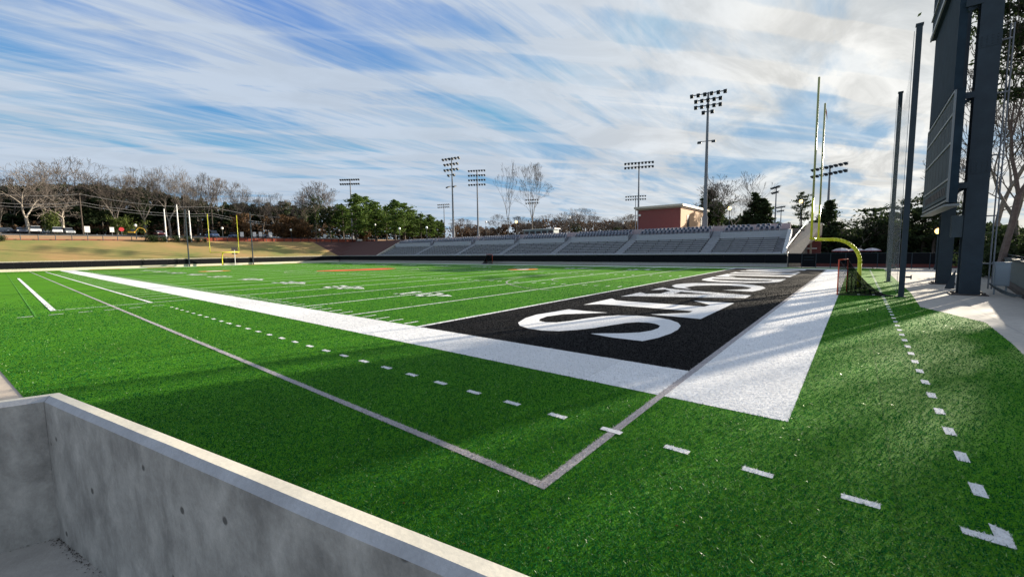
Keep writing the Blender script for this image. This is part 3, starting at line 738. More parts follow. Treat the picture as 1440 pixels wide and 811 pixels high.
b = MB(); b.box(bx0+.35, bx0+.7, by0-.25, by0-.003, 8.6, 8.95); pb(b.build('wall_lamp', m_globe))

# ------------------------------------------------------------ floodlight towers
def tower(px, py_top, D, base_z, rows, name_label, armw=4.0, face=0, low=None, single=False, r=.26, per=3, drop=.0, spacing=1.0, fs=.32):
    p = pol(px, D); zt = hgt(px, py_top, D)
    t = empty('floodlight_tower', (p.x, p.y, base_z), face, name_label, 'floodlight', 'floodlight towers round the field')
    Ht = zt-base_z
    b = MB(); b.seg((0, 0, 0), (0, 0, Ht*.5), r, r*.72, 10); b.seg((0, 0, Ht*.5), (0, 0, Ht), r*.7, r*.45, 10); b.seg((0, 0, 0), (0, 0, min(2.6, Ht*.12)), r*1.35, r*1.3, 10, 0)
    b.build('pole', m_steel, t)
    for k, (nl, w) in enumerate(rows):
        z = Ht-.15-k*spacing
        b = MB(); b.box(-w/2, w/2, -.06, .06, z-.06, z+.06); b.build('crossarm', m_poledark, t)
        for j in range(nl):
            x = -w/2+.15+(w-.3)*j/max(1, nl-1)
            b = MB(); 
            b.v = []; rot = Matrix.Rotation(R(-32), 3, 'X')
            b.box(-fs*.75, fs*.75, -fs*1.5, fs*.3, -fs*.45, fs*.25, 0, rot, (x, -.15, z-.28))
            b.box(-fs*.6, fs*.6, -fs*1.1, -fs*.1, -fs*.52, -fs*.46, 1, rot, (x, -.15, z-.28))
            b.build('floodlight', [m_poledark, m_poledark], t)
    if low:
        z = low-base_z
        b = MB(); b.box(-1.2, 1.2, -.05, .05, z-.05, z+.05); b.build('crossarm', m_poledark, t)
        for x in (-1.1, 1.0):
            b = MB(); b.box(-.3, .3, -.9, .1, -.22, .06, 0, Matrix.Rotation(R(20), 3, 'X'), (x, -.1, z)); b.build('floodlight', m_poledark, t)
    return t
D4 = 83.5 if False else 78
D990 = math.hypot(-17.9-CAM.x, 66-CAM.y); D640 = math.hypot(-77.4-CAM.x, 66-CAM.y)
tower(990, 131, D990, 5.2, [(6, 5.2), (5, 3.9), (5, 3.9), (2, 1.6)], 'tallest silver floodlight tower, standing in front of the brick building', face=R(12), low=hgt(990, 199, D990), spacing=.95, r=.34, fs=.34)
tower(638.5, 222, D640, 5.2, [(6, 5.2), (5, 4.2), (5, 4.2), (2, 2.0)], 'silver floodlight tower with three stepped rows above the left part of the grandstand', face=R(10), low=hgt(641, 262, D640), spacing=1.35, r=.30, fs=.36)
tower(673, 239, 137, 5.3, [(7, 5.4)]*4, 'four row floodlight tower behind the grandstand, right of the stepped one', face=R(30), spacing=1.45, r=.34, fs=.34)
tower(497, 252, 165, 6.6, [(9, 7.0), (9, 7.0)], 'two row floodlight tower on the mulch bank at the left end of the grandstand', face=R(35), spacing=1.5, r=.36, fs=.38)
tower(897, 228, 115, 5.3, [(9, 7.0), (9, 7.0)], 'floodlight tower rising behind the left side of the brick building', face=R(20), spacing=1.05, r=.30, fs=.34)
tower(893, 275, 150, 5.3, [(9, 6.5), (9, 6.5)], 'smaller distant floodlight tower beside the brick building roof edge', face=R(20), spacing=1.0, r=.2, fs=.3)
tower(626, 287, 205, 6, [(7, 6), (7, 6)], 'small distant floodlight tower above the pines left of the grandstand towers', face=R(20), spacing=1.2, r=.3, fs=.36)
tower(749, 280, 170, 5.3, [(6, 5), (6, 5)], 'distant floodlight tower seen through the two tall bare trees', face=R(20), spacing=1.3, r=.25, fs=.34)
tower(1161, 233, 95, 0, [(8, 6.6), (8, 6.6)], 'floodlight tower behind the right goalpost uprights', face=R(-40), spacing=1.2, r=.3, fs=.32)
tower(1088, 262, 120, 4, [(5, 4), (4, 3)], 'floodlight tower among the cedars left of the right goalpost', face=R(-60), spacing=1.2, r=.22, fs=.3)
tower(1096, 290, 160, 4, [(5, 4), (4, 3)], 'little distant floodlight tower just right of the cedars', face=R(-50), spacing=1.2, r=.22, fs=.3)
tower(1235, 292, 150, 0, [(7, 6), (6, 5)], 'distant floodlight tower between the goalpost and the net poles', face=R(-40), spacing=1.3, r=.22, fs=.34)

# ------------------------------------------------------------ goalposts
def goalpost(bx, xb, sgn, label, zt=12.2, two=True):
    t = empty('goalpost', (bx, 24.385, 0), 0, label, 'goalpost', 'field goalposts')
    pts = [(0, 0, 0), (0, 0, 1.5)]
    cxr = (xb-bx)
    for i in range(1, 13):
        a = i/12*math.pi/2; rad = 1.35
        pts.append((math.copysign(rad*(1-math.cos(a)), cxr), 0, 1.55+rad*math.sin(a)+.1*i/12))
    pts.append((cxr, 0, 3.02))
    b = MB(); b.tube(pts, .11, 10)
    for q in pts[1:-1]: b.sphere(q, .11, 0, 10, 6)
    b.build('gooseneck', m_yellow, t, smooth=True)
    b = MB(); b.tube([(cxr, -2.92, 3.05), (cxr, 2.92, 3.05)], .085, 10); b.build('crossbar', m_yellow, t, smooth=True)
    for s in (-1, 1):
        b = MB(); b.tube([(cxr, s*2.87, 3.0), (cxr, s*2.87, zt)], .055, 8); o = b.build('upright', m_yellow if not two else [m_uprt], t, smooth=True)
        b = MB(); b.tube([(cxr, s*2.87, 3.0), (cxr, s*2.87, 5.4)], .062, 8); b.build('upright_sleeve', m_yellow, t, smooth=True)
        if two and s > 0:
            b = MB(); b.quadv([(cxr, s*2.87, zt-.05), (cxr+.1, s*2.87+.1, zt-.5), (cxr+.16, s*2.87+.16, zt-1.1), (cxr+.05, s*2.87+.05, zt-.6)]); b.build('wind_ribbon', m_orange, t)
    b = MB(); b.seg((0, 0, 0), (0, 0, .04), .25, .25, 16); b.build('base_plate', m_poledark, t)
    return t
goalpost(2.65, .35, 1, 'near yellow goalpost with curved neck and tall faded uprights beside the lacrosse goal')
gp2 = goalpost(-112.3, -110.1, -1, 'far bright yellow goalpost in front of the grass bank', two=False, zt=11.6)
# play clock behind the far goalpost
pc = empty('play_clock', (-113.2, 27.3, 0), label='small black play clock on a white post behind the far goalpost', cat='clock')
b = MB(); b.box(-.06, .06, -.6, .6, 3.5, 4.25); b.box(-.05, .05, -.6, .6, 2.6, 2.95); b.box(.062, .07, -.6, .6, 3.1, 3.2); b.build('display', m_dark, pc)
b = MB(); b.seg((0, 0, 0), (0, 0, 3.6), .07, .07); b.build('post', m_white, pc)

# net poles at both ends
def netpoles(x, ya, yb, ht, label, sag=True, vis=True, sec=''):
    for k, y in enumerate((ya, yb)):
        t = empty('net_pole', (x, y, 0), 0, ('tall black net pole, the nearer one beside the paving' if k == 0 else 'tall black net pole, the one farther from the camera, behind the lacrosse goal') if vis else ('left' if k == 0 else 'right')+' black net pole at the far end of the field behind the goalpost', 'pole', 'net poles')
        b = MB(); b.box(-.11, .11, -.11, .11, 0, ht); b.build('post', m_poledark, t, bevel=.01)
        b = MB(); b.box(-.14, .14, -.13, .13, ht+.002, ht+.09); b.build('cap', m_poledark, t)
        if vis:
            b = MB(); b.seg((.12, -.05, 1.0), (.3, -.05, 1.0), .05, .05, 10); b.seg((.3, -.05, 1.0), (.34, -.05, 1.0), .11, .11, 12); b.build('winch', m_poledark, t)
            b = MB(); b.seg((-.17, 0, .3), (-.17, 0, ht-.2), .01, .01, 5); b.build('halyard', m_steel, t)
            b = MB(); b.box(-.2, .2, -.2, .2, 0, .03); b.build('base_plate', m_poledark, t)
    if vis:
        b = MB(); nn = 24; uv = []
        for i in range(nn):
            for j in range(10):
                q = []
                for (a, c) in ((i, j), (i+1, j), (i+1, j+1), (i, j+1)):
                    t_ = a/nn; top = ht-.3-2.3*math.sin(math.pi*t_)*(1-.3*t_); zz = .15+(top-.15)*c/10
                    q.append((-.17+.06*math.sin(math.pi*t_), (yb-ya)*t_, zz)); uv.append((q[-1][1], zz))
                b.quadv(q)
        o = b.build('ball_net', m_net, fix=False, loc=(x, ya, 0)); l = o.data.uv_layers.new(); l.data.foreach_set('uv', np.array(uv, np.float32).ravel())
        tag(o, 'grey see-through ball stopping net hung between two tall black poles', 'net')
netpoles(4.3, 19.6, 31.1, 12.95, '')
netpoles(-116 + 2.2, 18.4, 31.4, 12.6, '', vis=False)
bpy.data.objects  # (far poles stand just in front of the padded wall)
b = MB(); 

# ------------------------------------------------------------ lacrosse goals
def laxgoal(loc, rz, label):
    t = empty('lacrosse_goal', loc, rz, label, 'goal', 'lacrosse goals')
    # local: mouth along y (+-.915) at x=0, back point at +x 2.1
    for s in (-1, 1):
        b = MB(); b.tube([(0, s*.915, 0), (0, s*.915, 1.85)], .03, 8); b.build('goal_pipe', m_orange, t, smooth=True)
    b = MB(); b.tube([(0, -.94, 1.85), (0, .94, 1.85)], .03, 8); b.build('top_pipe', m_orange, t, smooth=True)
    b = MB(); b.tube([(0, -.915, .03), (2.1, 0, .03), (0, .915, .03)], .022, 8); b.build('ground_frame', m_dark, t)
    # net: swept surface from mouth frame to back point with a hanging curve
    b = MB(); uv = []; n = 14
    def rib(s, h, y): # point: s 0..1 from mouth to back, profile concave
        zt = 1.85*(1-s)**1.9
        return (2.1*s, y*.915*(1-s), zt*h)
    def addq(f, na, nb, su, sv):
        for i in range(na):
            for j in range(nb):
                q = []
                for (a, c) in ((i, j), (i+1, j), (i+1, j+1), (i, j+1)):
                    q.append(f(a/na, c/nb)); uv.append((a/na*su, c/nb*sv))
                b.quadv(q)
    addq(lambda s, y: (2.1*s, (2*y-1)*.915*(1-s), 1.85*(1-s)**1.9), n, 8, 2.9, 1.83)
    for sd in (-1, 1): addq(lambda s, h: (2.1*s, sd*.915*(1-s), 1.85*(1-s)**1.9*h), n, 8, 2.1, 1.83)
    o = b.build('net', m_netblk, t, fix=False); l = o.data.uv_layers.new(); l.data.foreach_set('uv', np.array(uv, np.float32).ravel())
    b = MB(); pts = [(2.1*s, -.915*(1-s), 1.85*(1-s)**1.9) for s in np.linspace(0, 1, 12)]; b.tube(pts, .018, 6)
    pts = [(2.1*s, .915*(1-s), 1.85*(1-s)**1.9) for s in np.linspace(0, 1, 12)]; b.tube(pts, .014, 6)
    b.tube([(.0, -.88, z) for z in np.linspace(.05, 1.8, 9)], .012, 5); b.build('net_lacing', m_dark, t)
    for k in range(5):
        b = MB(); b.box(.5+k*.28, .6+k*.28, -.75+k*.12, -.70+k*.12, .05, .07)
        if k in (1, 3): b.build('frame_clip', m_white, t)
    return t
laxgoal((1.95, 19.9, 0.01), R(-11), 'orange pipe lacrosse goal with black net on the white end border')
laxgoal((-53.4, 52.3, 0.01), R(-100), 'distant lacrosse goal standing against the padded wall below the grandstand')

# ------------------------------------------------------------ scoreboard
sb = empty('scoreboard', (7.0, 26.4, 0), label='huge dark steel scoreboard on two wide posts beside the near end of the field', cat='scoreboard')
def ps(o): o.parent = sb; o.matrix_parent_inverse = Matrix.Translation((-7.0, -26.4, 0)); return o
for (yc, xa, xb_) in ((22.55, 6.62, 7.38), (30.4, 6.62, 7.28)):
    b = MB(); w = .40
    b.box(xa, xb_, yc-w, yc-w+.05, .03, 19); b.box(xa, xb_, yc+w-.05, yc+w, .03, 19); b.box((xa+xb_)/2-.03, (xa+xb_)/2+.03, yc-w+.052, yc+w-.052, .03, 19)
    p_ = ps(b.build('post', m_poledark))
    for zz in (6.4, 12.4):
        b = MB(); b.box(xa-.012, xb_+.012, yc-w-.016, yc-w-.001, zz-.3, zz+.3)
        for k in range(4):
            for sz in (-.2, -.07, .07, .2): b.box(xa+.08+k*.18, xa+.12+k*.18, yc-w-.04, yc-w-.0165, zz+sz-.02, zz+sz+.02)
        o_ = ps(b.build('splice_plate', m_poledark))
    b = MB(); b.box(xa-.28, xb_+.28, yc-w-.22, yc+w+.22, 0, .05)
    for sx in (xa-.16, xb_+.16):
        for s_ in (-1, 1):
            b.seg((sx, yc+s_*w*.9, .052), (sx, yc+s_*w*.9, .14), .05, .05, 6); b.prism([(sx-.06, .052), (sx+.06, .052), (sx+(.1 if sx < xa else -.1), .16)], yc+s_*w*.5-.02, yc+s_*w*.5+.02, 'y')
    ps(b.build('base_plate', mat('rusty plate', (.07, .055, .05), .7, var=.3)))
# lower numeral board
xf = 5.9
b = MB(); b.box(xf+.02, xf+.32, 21.3, 31.6, 4.65, 10.15); ps(b.build('lower_board', m_board))
b = MB()
rowsz = [(4.95, 5.75), (5.95, 7.5), (7.7, 8.9), (9.1, 9.95)]
for (za, zb) in rowsz: b.box(xf-.03, xf+.018, 21.42, 31.48, za, zb)
ps(b.build('score_panel', m_boardface))
b = MB()
for z in (4.78, 5.84, 7.6, 9.0, 10.07): b.box(xf-.07, xf+.015, 21.32, 31.58, z-.05, z+.05)
for y in (21.33, 31.57): b.box(xf-.068, xf+.012, y-.03, y+.03, 4.7, 10.1)
ps(b.build('trim', m_boardtrim))
b = MB()
for y in np.arange(22.6, 31, 1.3): b.box(xf-.035, xf-.032, y-.05, y+.02, 5.98, 9.9)
for k in range(14): b.box(xf-.045, xf-.033, 22.3+k*.62, 22.3+k*.62+.4, 5.15, 5.55)
ps(b.build('digit_panel', m_dark))
b = MB(); b.box(xf-.12, xf+.4, 21.3, 31.6, 4.50, 4.60); ps(b.build('catwalk', m_boardtrim))
# main video board above, dark, deeper
b = MB(); b.box(5.9, 6.2, 22.3, 31.8, 10.35, 16.1); ps(b.build('video_board', m_board))
b = MB(); b.box(5.72, 6.35, 21.7, 32.0, 16.2, 19.2); ps(b.build('header_panel', m_board))
b = MB(); b.box(5.64, 5.717, 21.7, 32.0, 16.15, 16.4); b.box(5.64, 5.717, 21.7, 32.0, 17.4, 17.5); ps(b.build('header_trim', m_boardtrim))
# angled braces between boards and posts
for yc in (22.55, 30.4):
    for z in (5.2, 9.6, 14.0):
        b = MB(); b.seg((6.2, yc-.3, z), (6.75, yc-.1, z+.35), .09, .09, 6); b.box(6.1, 6.7, yc-.42, yc-.28, z+.2, z+.5)
        ps(b.build('brace', m_poledark))
# louvred box, conduit and cabinet
b = MB(); b.box(6.2, 6.6, 22.2, 22.5, 2.95, 4.05)
for k in range(8): b.box(6.18, 6.2, 22.22, 22.48, 3.02+k*.13, 3.08+k*.13)
ps(b.build('louvre_box', m_boardface))
b = MB()
for dx in (0, .12): b.seg((7.75+dx, 22.9, .3), (7.75+dx, 22.9, 13.2), .03, .03, 8)
for z in (1.6, 4, 7, 10, 12.5): b.box(7.4, 7.9, 22.86, 22.94, z-.03, z+.03)
ps(b.build('conduit', m_steel))
cab = MB(); cab.box(0, .55, 0, .4, .45, 1.6); cab.box(-.02, .57, -.02, .42, 1.603, 1.66); cab.box(.05, .5, -.02, -.003, .5, 1.5, 1)
for sx in (.05, .45): cab.box(sx, sx+.06, .15, .22, 0, .45)
tag(cab.build('electrical_cabinet', [mat('pale grey cabinet', (.26, .31, .35), .5), mat('cabinet door', (.28, .33, .37), .5)], loc=(7.95, 23.1, 0)), 'pale grey electrical cabinet between the scoreboard post and retaining wall', 'cabinet')
wd = MB(); wd.quadv([(6.55, 26, .02), (6.95, 26, .02), (7.0, 26.3, 1.1), (6.8, 26.2, .75)]); wd.quadv([(6.55, 26.05, .02), (6.8, 26.25, .75), (7.0, 26.35, 1.1), (6.95, 26.05, .02)])
ps(wd.build('gusset', m_poledark))
for k in range(3):
    hs_ = MB(); pts = []
    for i in range(14):
        t = i/13; pts.append((7.75+.22*k*t+.75*t, 22.7-.8*t-.10*k, .02+.03+.55*(1-t)**2*(1 if t < .9 else 1)))
    hs_.tube(pts, .032, 7); o = hs_.build('flexible_conduit', mat('hose grey', (.10, .12, .13), .5), smooth=True)
    tag(o, ['nearest', 'middle', 'farthest'][k]+' of three grey flexible conduits curling onto the paving beside the scoreboard post', 'conduit', 'flexible conduits')

# ------------------------------------------------------------ trees
def grow(rs, p, d, L, r, lev, maxlev, segs, spread, upb, minr, kids=(2, 3), shrink=.74):
    """forking limb: each fork turns away from its parent and lifts back towards the light"""
    n = 3 if lev < 3 else 2
    for i in range(n):
        d = (d+Vector([rs.gauss(0, .03 if lev == 0 else .09) for _ in range(3)])+Vector((0, 0, upb*.10))).normalized()
        q = p+d*(L/n); r2 = max(minr, r*.9)
        segs.append((p, q, r, r2, lev)); p, r = q, r2
        if 1 <= lev <= maxlev-2 and i < n-1 and rs.random() < .45:
            a = rs.uniform(0, 6.28); t = Vector((math.cos(a), math.sin(a), rs.uniform(0, .5))).normalized()
            grow(rs, p, (d*.5+t*.75).normalized(), L*.62, max(minr, r*.5), lev+2, maxlev, segs, spread, upb, minr, kids, shrink)
    if lev >= maxlev: return
    nk = rs.choice(kids); a0 = rs.uniform(0, 6.28)
    e1 = d.cross(Vector((.3, .2, 1))).normalized(); e2 = d.cross(e1)
    for k in range(nk):
        a = a0+k*6.283/nk+rs.uniform(-.5, .5); s = spread*rs.uniform(.65, 1.25)
        dd = (d+(e1*math.cos(a)+e2*math.sin(a))*s+Vector((0, 0, upb*.12))).normalized()
        grow(rs, p, dd, L*shrink*rs.uniform(.8, 1.12), max(minr, r*(.72 if nk == 2 else .64)), lev+1, maxlev, segs, spread, upb, minr, kids, shrink)
def segs_mesh(name, segs, m, parent, sides=3):
    V = []; 
    A_ = np.array([tuple(s[0]) for s in segs]); B_ = np.array([tuple(s[1]) for s in segs]); ra = np.array([s[2] for s in segs]); rb = np.array([s[3] for s in segs])
    d = B_-A_; d /= np.linalg.norm(d, axis=1)[:, None]+1e-9
    t = np.where(np.abs(d[:, 2:3]) < .9, np.array([[0, 0, 1.]]), np.array([[1., 0, 0]]))
    e1 = np.cross(d, t); e1 /= np.linalg.norm(e1, axis=1)[:, None]+1e-9; e2 = np.cross(d, e1)
    ring = lambda c, r, i: c+(e1*math.cos(2*math.pi*i/sides)+e2*math.sin(2*math.pi*i/sides))*r[:, None]
    out = []
    for i in range(sides):
        j = (i+1) % sides
        out.append(np.stack([ring(A_, ra, i), ring(A_, ra, j), ring(B_, rb, j), ring(B_, rb, i)], 1))
    V = np.stack(out, 1).reshape(-1, 3)
    return arr_mesh(name, V, 4, m, parent=parent)
def leafquads(cs, size, rs, flat_=.5):
    """cs (N,3) centres -> randomly tilted leaf sprays"""
    n = len(cs); a = rs.normal(size=(n, 3)); a /= np.linalg.norm(a, axis=1)[:, None]
    b_ = rs.normal(size=(n, 3)); b_ -= a*(a*b_).sum(1)[:, None]; b_ /= np.linalg.norm(b_, axis=1)[:, None]
    s = size*rs.uniform(.5, 1.3, (n, 1))
    return np.stack([cs-a*s, cs+b_*s*flat_, cs+a*s, cs-b_*s*flat_], 1).reshape(-1, 3)
PROT = {}
def bare_tree(kind, seed, Hh, maxlev=6, spread=.5, upb=.5, r=.35, minr=.028, trunkf=.3, mt=m_bark, mw=m_twig, lean=(0, 0), ivy=0, kids=(2, 3), shrink=.76):
    rs = random.Random(seed); segs = []
    t = empty('bare_tree', (0, 0, 0))
    grow(rs, Vector((0, 0, 0)), Vector((lean[0], lean[1], 1)).normalized(), Hh*trunkf, r, 0, maxlev, segs, spread, upb, minr, kids, shrink)
    zmax = max(s[1].z for s in segs); k = Hh/zmax
    segs = [(a*k, b_*k, ra, rb, l) for a, b_, ra, rb, l in segs]
    segs_mesh('trunk', [s for s in segs if s[4] <= 2], mt, t, 6); segs_mesh('crown', [s for s in segs if s[4] > 2], mw, t, 3)
    if ivy:
        c = []; nr = np.random.default_rng(seed)
        for a, b_, ra, rb, l in segs:
            if l <= 3 and max(a.z, b_.z) < Hh*ivy:
                for _ in range(int(120*(b_-a).length*(.9 if l < 2 else .35)/3)): 
                    u = nr.random(); q = a.lerp(b_, u); c.append((q.x+nr.normal(0, .45), q.y+nr.normal(0, .45), q.z+nr.normal(0, .3)))
        if c: arr_mesh('ivy', leafquads(np.array(c), .32, nr), 4, m_leafivy, parent=t)
    PROT[kind] = (t, Hh); return t
def conifer(kind, seed, Hh, W, m, dens=1.0, trunk_clear=.25, cedar=False, leafs=.34, tm=m_barkdk, name='pine_tree'):
    nr = np.random.default_rng(seed); t = empty(name, (0, 0, 0)); segs = [(Vector((0, 0, 0)), Vector((.1, 0, Hh*.5)), .28, .2, 0), (Vector((.1, 0, Hh*.5)), Vector((0, 0, Hh*.97)), .2, .05, 0)]
    C_ = []; nb = int((46 if not cedar else 90)*dens)
    for i in range(nb):
        u = trunk_clear+(1-trunk_clear)*(i+nr.random())/nb; z = Hh*u
        v = (u-trunk_clear)/(1-trunk_clear)
        w = W*((1-v)**.75 if cedar else (math.sin(math.pi*min(1, .18+.82*v))**.6))*nr.uniform(.55, 1.1)
        if w < .25: w = .25
        a = nr.uniform(0, 6.28); e = Vector((math.cos(a)*w, math.sin(a)*w, w*nr.uniform(-.05, .45)))
        p = Vector((0, 0, z)); q = p+e
        segs.append((p, q, .07, .02, 1))
        ncl = max(2, int(w*1.3))
        for k in range(ncl):
            c = p+e*((k+1)/ncl*.75+.25); cr = min(nr.uniform(.45, .95)*(1 if not cedar else .8), .22+.45*w)
            n = int(22*dens*(1.2 if cedar else 1))
            C_.append(np.array(c)+nr.normal(size=(n, 3))*np.array([cr, cr, cr*.42])*.7)
    C_ = np.concatenate(C_); 
    segs_mesh('trunk', segs, tm, t, 6); arr_mesh('crown', leafquads(C_, leafs, nr), 4, m, parent=t)
    PROT[kind] = (t, Hh); return t
def bush(kind, seed, Hh, W, m, n=1500, leafs=.22, name='shrub'):
    nr = np.random.default_rng(seed); t = empty(name, (0, 0, 0))
    cl = nr.normal(size=(26, 3))*np.array([W*.33, W*.33, Hh*.22])+np.array([0, 0, Hh*.5])
    C_ = cl[nr.integers(0, 26, n)]+nr.normal(size=(n, 3))*W*.13; C_[:, 2] = np.clip(C_[:, 2], .05, Hh)
    segs_mesh('stem', [(Vector((0, 0, 0)), Vector(tuple(c)), .05, .02, 0) for c in cl[:10]], m_barkdk, t, 4)
    arr_mesh('crown', leafquads(C_, leafs, nr), 4, m, parent=t); PROT[kind] = (t, Hh); return t
bare_tree('bareA', 3, 18, 8, .52, .55, .34, .018, .30, kids=(2, 2, 3), shrink=.80)
bare_tree('bareB', 11, 18, 8, .42, .7, .28, .018, .36, kids=(2, 2, 3), shrink=.78)
bare_tree('bareC', 23, 18, 8, .58, .5, .36, .018, .26, mt=m_barklit, mw=m_twigpale, kids=(2, 2, 3), shrink=.82)
bare_tree('bareD', 31, 16, 7, .40, .8, .22, .022, .42, kids=(2, 3))
bare_tree('ivyA', 41, 18, 8, .52, .6, .4, .02, .3, ivy=.72, kids=(2, 2, 3))
bare_tree('ivyB', 43, 17, 7, .42, .7, .34, .022, .4, ivy=.55)
bare_tree('slimA', 51, 17, 7, .36, .8, .22, .02, .36, mt=m_bark, mw=m_twig, kids=(2, 2, 2))
bare_tree('slimB', 57, 17, 8, .42, .75, .22, .018, .42, mt=m_bark, mw=m_twig, kids=(2, 2, 2, 3), lean=(.12, 0))
bare_tree('lowA', 61, 9, 6, .7, .2, .34, .03, .12, mt=m_barklit, mw=m_twigpale, shrink=.85, kids=(2, 3))
conifer('pineA', 5, 14, 3.4, m_leafmid, 1.0); conifer('pineB', 6, 14, 3.0, m_leafmid, 1.2, .15)
conifer('pineC', 9, 14, 3.6, m_leafdk, .8, .3, name='pine_tree')
conifer('cedarA', 7, 11, 2.6, m_leafdk, 1.0, .05, True, name='cedar_tree'); conifer('cedarB', 8, 12, 3.2, m_leafdk, 1.1, .08, True, name='cedar_tree')
conifer('fir', 14, 14, 3.6, m_leafdk, 1.0, .06, True, name='fir_tree')
bush('juniper', 2, 1.6, 1.8, m_leafdk, 1200, .12, 'juniper_shrub'); bush('rust', 4, 4.5, 2.6, m_rust, 1500, .22, 'brown_leaved_tree'); bush('holly', 12, 7, 5.5, m_leafdk, 3200, .3, 'holly_tree')
bush('yellow', 13, 6, 4.5, m_leafyellow, 1800, .28, 'ivy_clump')
used = set(); KN = {}
def put(kind, px, py_top, D, label, cat, group, wid=1.0, rz=None, base=None, tilt=0):
    src, h0 = PROT[kind]; o = src if kind not in used else copy_tree(src); used.add(kind)
    p = pol(px, D); zb = H(p.x, p.y)-.05 if base is None else base; ht = max(1.0, hgt(px, py_top, D)-zb); s = ht/h0
    o.location = (p.x, p.y, zb); o.scale = (s*wid, s*wid, s); o.rotation_euler = (0, tilt, rng.uniform(0, 6.28) if rz is None else rz)
    tag(o, label, cat, group); return o
# left skyline of big bare trees
L1 = [('bareC', 45, 226, 158, 1.15, 'pale trunked bare tree with wide brown crown above the leftmost parked cars'),
      ('bareA', 100, 217, 175, 1.2, 'tallest wide grey bare tree above the white parked cars'),
      ('lowA', 92, 276, 160, 1.35, 'low sprawling bare tree with long pale limbs reaching right above the parked cars')]
for k, px, t, D, w, lab in L1: put(k, px, t, D, lab, 'tree', None, w)
more = [(4, 262, 'bareB'), (22, 245, 'bareD'), (68, 240, 'bareD'), (128, 240, 'bareB'), (148, 250, 'bareD'), (168, 243, 'bareA'), (190, 246, 'bareD'), (207, 236, 'bareA'), (225, 234, 'bareB'), (243, 232, 'bareC'), (262, 244, 'bareB'),
        (281, 243, 'bareA'), (297, 240, 'bareB'), (316, 250, 'bareD'), (334, 256, 'bareA'), (352, 262, 'bareB'), (372, 268, 'bareA'), (390, 272, 'bareB'), (408, 276, 'bareD'), (425, 279, 'bareB')]
ords = ['%s' % w for w in ('first second third fourth fifth sixth seventh eighth ninth tenth eleventh twelfth thirteenth fourteenth fifteenth sixteenth seventeenth eighteenth nineteenth twentieth twenty-first twenty-second').split()]
for i, (px, t, k) in enumerate(more):
    put(k, px, t+(i*5%7-3), 166+(i*37 % 23), ords[i]+' from the left of the grey bare trees rising behind the far end parking', 'tree', 'bare trees behind the far end parking', [.62, .8, .7, .9][i % 4])
put('ivyA', 446, 254, 168, 'broad bare tree wrapped in dark ivy, left of the two row floodlight tower', 'tree', 'ivy clad trees', 1.15)
put('ivyB', 466, 256, 172, 'ivy clad bare tree directly left of the two row floodlight tower', 'tree', 'ivy clad trees', 1.1)
put('ivyA', 432, 268, 180, 'leftmost of three ivy clad bare trees by the two row floodlight tower', 'tree', 'ivy clad trees', .8)
for i, (px, t) in enumerate([(118, 268), (155, 262), (198, 268), (240, 275), (286, 290), (330, 290), (12, 275), (60, 270)]):
    put(['cedarB', 'pineC', 'cedarA'][i % 3], px, t, 176+i % 4*3, 'dark evergreen %s behind the bare trees and parked cars' % ORD[[2, 3, 4, 5, 6, 7, 0, 1][i]], 'tree', 'dark evergreens behind the far end parking', 1.7)
put('yellow', 80, 296, 156, 'yellow green ivy clump on the sprawling bare tree above the white car', 'ivy', None, .5)
put('yellow', 178, 303, 160, 'yellow green leafy clump behind the round white lamp globe', 'bush', None, 1.0)
for i, (px, t) in enumerate([(360, 288), (382, 286), (403, 284), (418, 290)]):
    put('pineC', px, t, 190, 'dark pine %s among the bare trees left of the ivy clad ones' % ORD[i], 'tree', 'dark pines among the bare trees', 1.3)
pn = [(484, 290), (503, 274), (516, 277), (530, 284), (545, 291), (557, 282), (570, 286), (582, 297), (593, 301), (605, 302), (617, 312)]
for i, (px, t) in enumerate(pn):
    put(['pineA', 'pineB'][i % 2], px, t, [172, 150, 162, 158, 170, 140, 146, 160, 150, 155, 170][i], ords[i]+' from the left in the row of green pines left of the grandstand', 'tree', 'green pines left of the floodlight towers', 1.35)
for i, (px, t) in enumerate([(400, 302), (414, 305), (424, 308), (433, 316), (512, 316), (346, 300)]):
    put('rust', px, t, 152, 'small rust brown tree, %s along the bank top' % ORD[[1, 2, 3, 4, 5, 0][i]], 'tree', 'rust brown trees along the bank', 1.0)
for i, (px, t, w) in enumerate([(640, 312, 1), (650, 306, 1), (662, 314, 1), (678, 320, 1), (688, 322, 1)]):
    put('bareD', px, t, 175, 'brownish bare thicket tree, %s near the floodlight tower bases' % ORD[i], 'tree', 'brown bare trees by the tower bases', 1.5)
put('slimA', 715, 226, 128, 'slender bare tree, left of the tall pair above the grandstand', 'tree', None, .62)
put('slimB', 748, 229, 125, 'fan shaped bare tree, right of the tall pair above the grandstand', 'tree', None, .72, tilt=R(4))
mid = [(703, 300), (728, 303), (738, 308), (757, 303), (770, 300), (785, 304), (800, 300), (812, 292), (824, 291), (838, 303), (852, 306), (866, 303), (880, 302), (888, 300)]
for i, (px, t) in enumerate(mid):
    put(['bareB', 'bareD', 'bareA', 'ivyB'][i % 4], px, t, 150+i*13 % 20, ords[i]+' from the left in the bare tree line left of the brick building', 'tree', 'bare tree line behind the grandstand', 1.45)
put('ivyB', 1010, 242, 112, 'large dark bare tree with evergreen patches right of the tallest floodlight tower', 'tree', None, 1.5)
put('cedarB', 996, 268, 116, 'ragged dark cedar directly behind the tallest floodlight tower', 'tree', None, 1.3)
put('bareC', 1030, 270, 108, 'pale twiggy bare tree left of the cedar clump above the right grandstand', 'tree', None, 1.1)
put('slimA', 1062, 238, 112, 'thin bare tree rising out of the cedar clump above the right grandstand', 'tree', None, 1.3)
